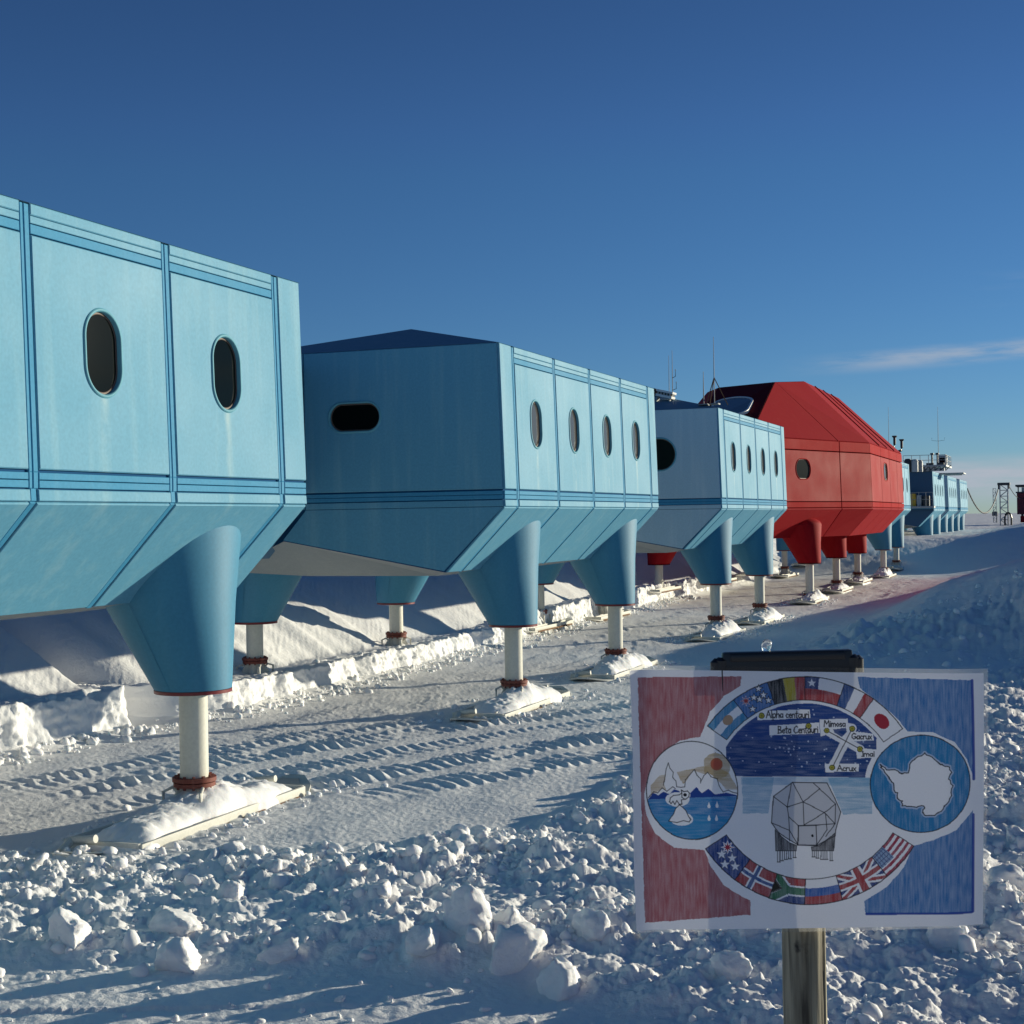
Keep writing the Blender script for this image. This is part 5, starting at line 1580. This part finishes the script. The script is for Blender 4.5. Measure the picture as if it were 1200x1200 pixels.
    nt = mw.node_tree; N = nt.nodes; L = nt.links
    tc = N.new('ShaderNodeTexCoord'); mpn = N.new('ShaderNodeMapping'); mpn.inputs['Scale'].default_value = (90, 90, 5)
    nz = N.new('ShaderNodeTexNoise'); nz.inputs['Scale'].default_value = 1; nz.inputs['Detail'].default_value = 7; nz.inputs['Distortion'].default_value = .6
    L.new(tc.outputs['Object'], mpn.inputs[0]); L.new(mpn.outputs[0], nz.inputs['Vector'])
    cr = N.new('ShaderNodeValToRGB'); cr.color_ramp.elements[0].position = .33; cr.color_ramp.elements[0].color = (.055, .045, .03, 1); cr.color_ramp.elements[1].position = .62; cr.color_ramp.elements[1].color = (.36, .32, .22, 1)
    L.new(nz.outputs['Fac'], cr.inputs[0])
    n2 = N.new('ShaderNodeTexNoise'); n2.inputs['Scale'].default_value = 26; n2.inputs['Detail'].default_value = 5; L.new(tc.outputs['Object'], n2.inputs['Vector'])
    r2 = N.new('ShaderNodeMapRange'); r2.inputs[1].default_value = .62; r2.inputs[2].default_value = .70; L.new(n2.outputs['Fac'], r2.inputs[0])
    mx = N.new('ShaderNodeMix'); mx.data_type = 'RGBA'; mx.inputs['B'].default_value = (.03, .025, .018, 1); L.new(r2.outputs[0], mx.inputs['Factor']); L.new(cr.outputs[0], mx.inputs['A'])
    L.new(mx.outputs['Result'], N['Principled BSDF'].inputs['Base Color'])
    bp = N.new('ShaderNodeBump'); bp.inputs['Strength'].default_value = .7; bp.inputs['Distance'].default_value = .004; L.new(nz.outputs['Fac'], bp.inputs['Height']); L.new(bp.outputs[0], N['Principled BSDF'].inputs['Normal'])
    topz = EYE - .185 - gz
    n, mrow = 72, 240
    z = np.linspace(-.25, topz, mrow); t = np.linspace(0, 2 * PI, n, endpoint=False)
    Tg, Zg = np.meshgrid(t, z)
    facing = math.atan2(-fw.y, -fw.x)
    ta = (Tg - facing + PI) % (2 * PI) - PI
    r = .0258 + .0012 * perlin(Tg * 2, Zg * 5) + .0005 * perlin(np.cos(Tg) * 30, Zg * 20 + np.sin(Tg) * 30)
    kz = topz - .345
    r = r - .006 * np.exp(-((ta + .05) / .16) ** 2) * np.exp(-((Zg - kz) / .035) ** 2)          # knot hollow
    r = r - .0045 * np.exp(-((ta - .95 + .03 * np.sin(Zg * 30)) / .05) ** 2) * sstep(kz - .3, kz, Zg)   # long split
    r = r - .003 * np.exp(-((ta - .12 - .1 * np.sin(Zg * 14)) / .035) ** 2) * sstep(kz - .02, kz - .1, Zg)
    r = r + .002 * np.exp(-((ta + .02) / .4) ** 2) * np.exp(-((Zg - kz) / .06) ** 2)
    X = r * np.cos(Tg); Y = r * np.sin(Tg)
    V = np.stack([X, Y, Zg], -1).reshape(-1, 3)
    i = np.arange(mrow - 1)[:, None] * n; jn = np.arange(n)[None, :]
    Fp = np.stack([i + jn, i + (jn + 1) % n, i + n + (jn + 1) % n, i + n + jn], -1).reshape(-1, 4)
    from_np('post', V, Fp, mw, root)
sign()
# ------------------------------------------------------------------ sky, sun, camera
w = bpy.data.worlds.new('World'); scene.world = w; w.use_nodes = True
nt = w.node_tree; N = nt.nodes; L = nt.links
bg = N['Background']
sky = N.new('ShaderNodeTexSky'); sky.sky_type = 'NISHITA'; sky.sun_disc = False
sky.sun_elevation = SUN_EL; sky.sun_rotation = SUN_AZ
sky.altitude = 30; sky.air_density = .75; sky.dust_density = .0; sky.ozone_density = 5.0
bg.inputs['Strength'].default_value = .082
# thin clouds: a wisp and a low bank on the right, placed by sky direction
tc = N.new('ShaderNodeTexCoord'); sep = N.new('ShaderNodeSeparateXYZ')
L.new(tc.outputs['Generated'], sep.inputs[0])
def math_(op, a, b=None, clamp=False):
    n = N.new('ShaderNodeMath'); n.operation = op; n.use_clamp = clamp
    for i, v in enumerate((a, b)):
        if v is None: continue
        if isinstance(v, (int, float)): n.inputs[i].default_value = v
        else: L.new(v, n.inputs[i])
    return n.outputs[0]
def rng(v, a, b, smooth=True):
    n = N.new('ShaderNodeMapRange'); n.interpolation_type = 'SMOOTHSTEP' if smooth else 'LINEAR'
    n.inputs[1].default_value = a; n.inputs[2].default_value = b
    L.new(v, n.inputs[0]); return n.outputs[0]
azim = math_('ARCTAN2', sep.outputs['X'], sep.outputs['Y'])      # clockwise from +Y
elev = math_('ARCSINE', sep.outputs['Z'])
mp = N.new('ShaderNodeCombineXYZ')
L.new(math_('MULTIPLY', azim, 26.0), mp.inputs[0]); L.new(math_('MULTIPLY', elev, 190.0), mp.inputs[1])
nz = N.new('ShaderNodeTexNoise'); nz.inputs['Scale'].default_value = .55; nz.inputs['Detail'].default_value = 7; nz.inputs['Roughness'].default_value = .6
L.new(mp.outputs[0], nz.inputs['Vector'])
nf = nz.outputs['Fac']
# wisp around elevation 6 degrees
tilt = math_('ADD', elev, math_('MULTIPLY', azim, -.045))
w1 = math_('MULTIPLY', rng(tilt, .0955, .1045), rng(tilt, .1135, .1060))
w1 = math_('MULTIPLY', w1, rng(azim, -.185, -.085)); w1 = math_('MULTIPLY', w1, rng(nf, .30, .62)); w1 = math_('MULTIPLY', w1, .62)
w3 = math_('MULTIPLY', rng(elev, .128, .137), rng(elev, .155, .146)); w3 = math_('MULTIPLY', w3, rng(azim, -.09, .02)); w3 = math_('MULTIPLY', w3, math_('MULTIPLY', rng(nf, .42, .68), .10))
# low bank near the horizon
w2 = math_('MULTIPLY', rng(elev, .002, .020), rng(elev, .040, .026)); w2 = math_('MULTIPLY', w2, rng(azim, -.26, -.10)); w2 = math_('MULTIPLY', w2, math_('ADD', math_('MULTIPLY', rng(nf, .30, .62), .6), .45))
cl = math_('ADD', math_('ADD', w1, w3), w2, True)
mx = N.new('ShaderNodeMix'); mx.data_type = 'RGBA'
mx.inputs['B'].default_value = (4.5, 5.0, 5.8, 1)
# the clear polar air: deep blue overhead, bright and clean towards the horizon
tn = N.new('ShaderNodeValToRGB'); tn.color_ramp.interpolation = 'B_SPLINE'
e = tn.color_ramp.elements
e[0].position = 0.0; e[0].color = (1.48, 1.50, 1.60, 1); e[1].position = .36; e[1].color = (.86, .80, .84, 1)
k = e.new(.08); k.color = (1.38, 1.40, 1.44, 1)
k = e.new(.18); k.color = (1.10, 1.06, 1.10, 1)
L.new(rng(elev, 0.0, 1.0, False), tn.inputs[0])
mu = N.new('ShaderNodeMix'); mu.data_type = 'RGBA'; mu.blend_type = 'MULTIPLY'; mu.inputs['Factor'].default_value = 1
L.new(sky.outputs[0], mu.inputs['A']); L.new(tn.outputs[0], mu.inputs['B'])
L.new(cl, mx.inputs['Factor']); L.new(mu.outputs['Result'], mx.inputs['A'])
L.new(mx.outputs['Result'], bg.inputs['Color'])

sun = bpy.data.lights.new('sun', 'SUN'); sun.energy = 5.0; sun.angle = math.radians(.5); sun.color = (1.0, .925, .72)
so = bpy.data.objects.new('sun', sun); COL.objects.link(so)
d = Vector((math.sin(SUN_AZ) * math.cos(SUN_EL), math.cos(SUN_AZ) * math.cos(SUN_EL), math.sin(SUN_EL)))
so.rotation_euler = d.to_track_quat('Z', 'Y').to_euler()
so.location = (60, 60, 40)

cam = bpy.data.cameras.new('camera'); cam.sensor_width = 36; cam.lens = 36 * FPX / 1200
cam.clip_start = .1; cam.clip_end = 60000
co = bpy.data.objects.new('camera', cam); COL.objects.link(co)
R = Matrix.Rotation(YAW, 4, 'Z') @ Matrix.Rotation(PI / 2 + PITCH, 4, 'X') @ Matrix.Rotation(-ROLL, 4, 'Z')
co.matrix_world = Matrix.Translation((0, 0, EYE)) @ R
scene.camera = co
vs = scene.view_settings
vs.view_transform = 'Standard'; vs.look = 'None'; vs.exposure = .16; vs.gamma = 1; vs.use_curve_mapping = False
scene.cycles.max_bounces = 8; scene.cycles.diffuse_bounces = 4; scene.cycles.transparent_max_bounces = 8
scene.cycles.use_denoising = True
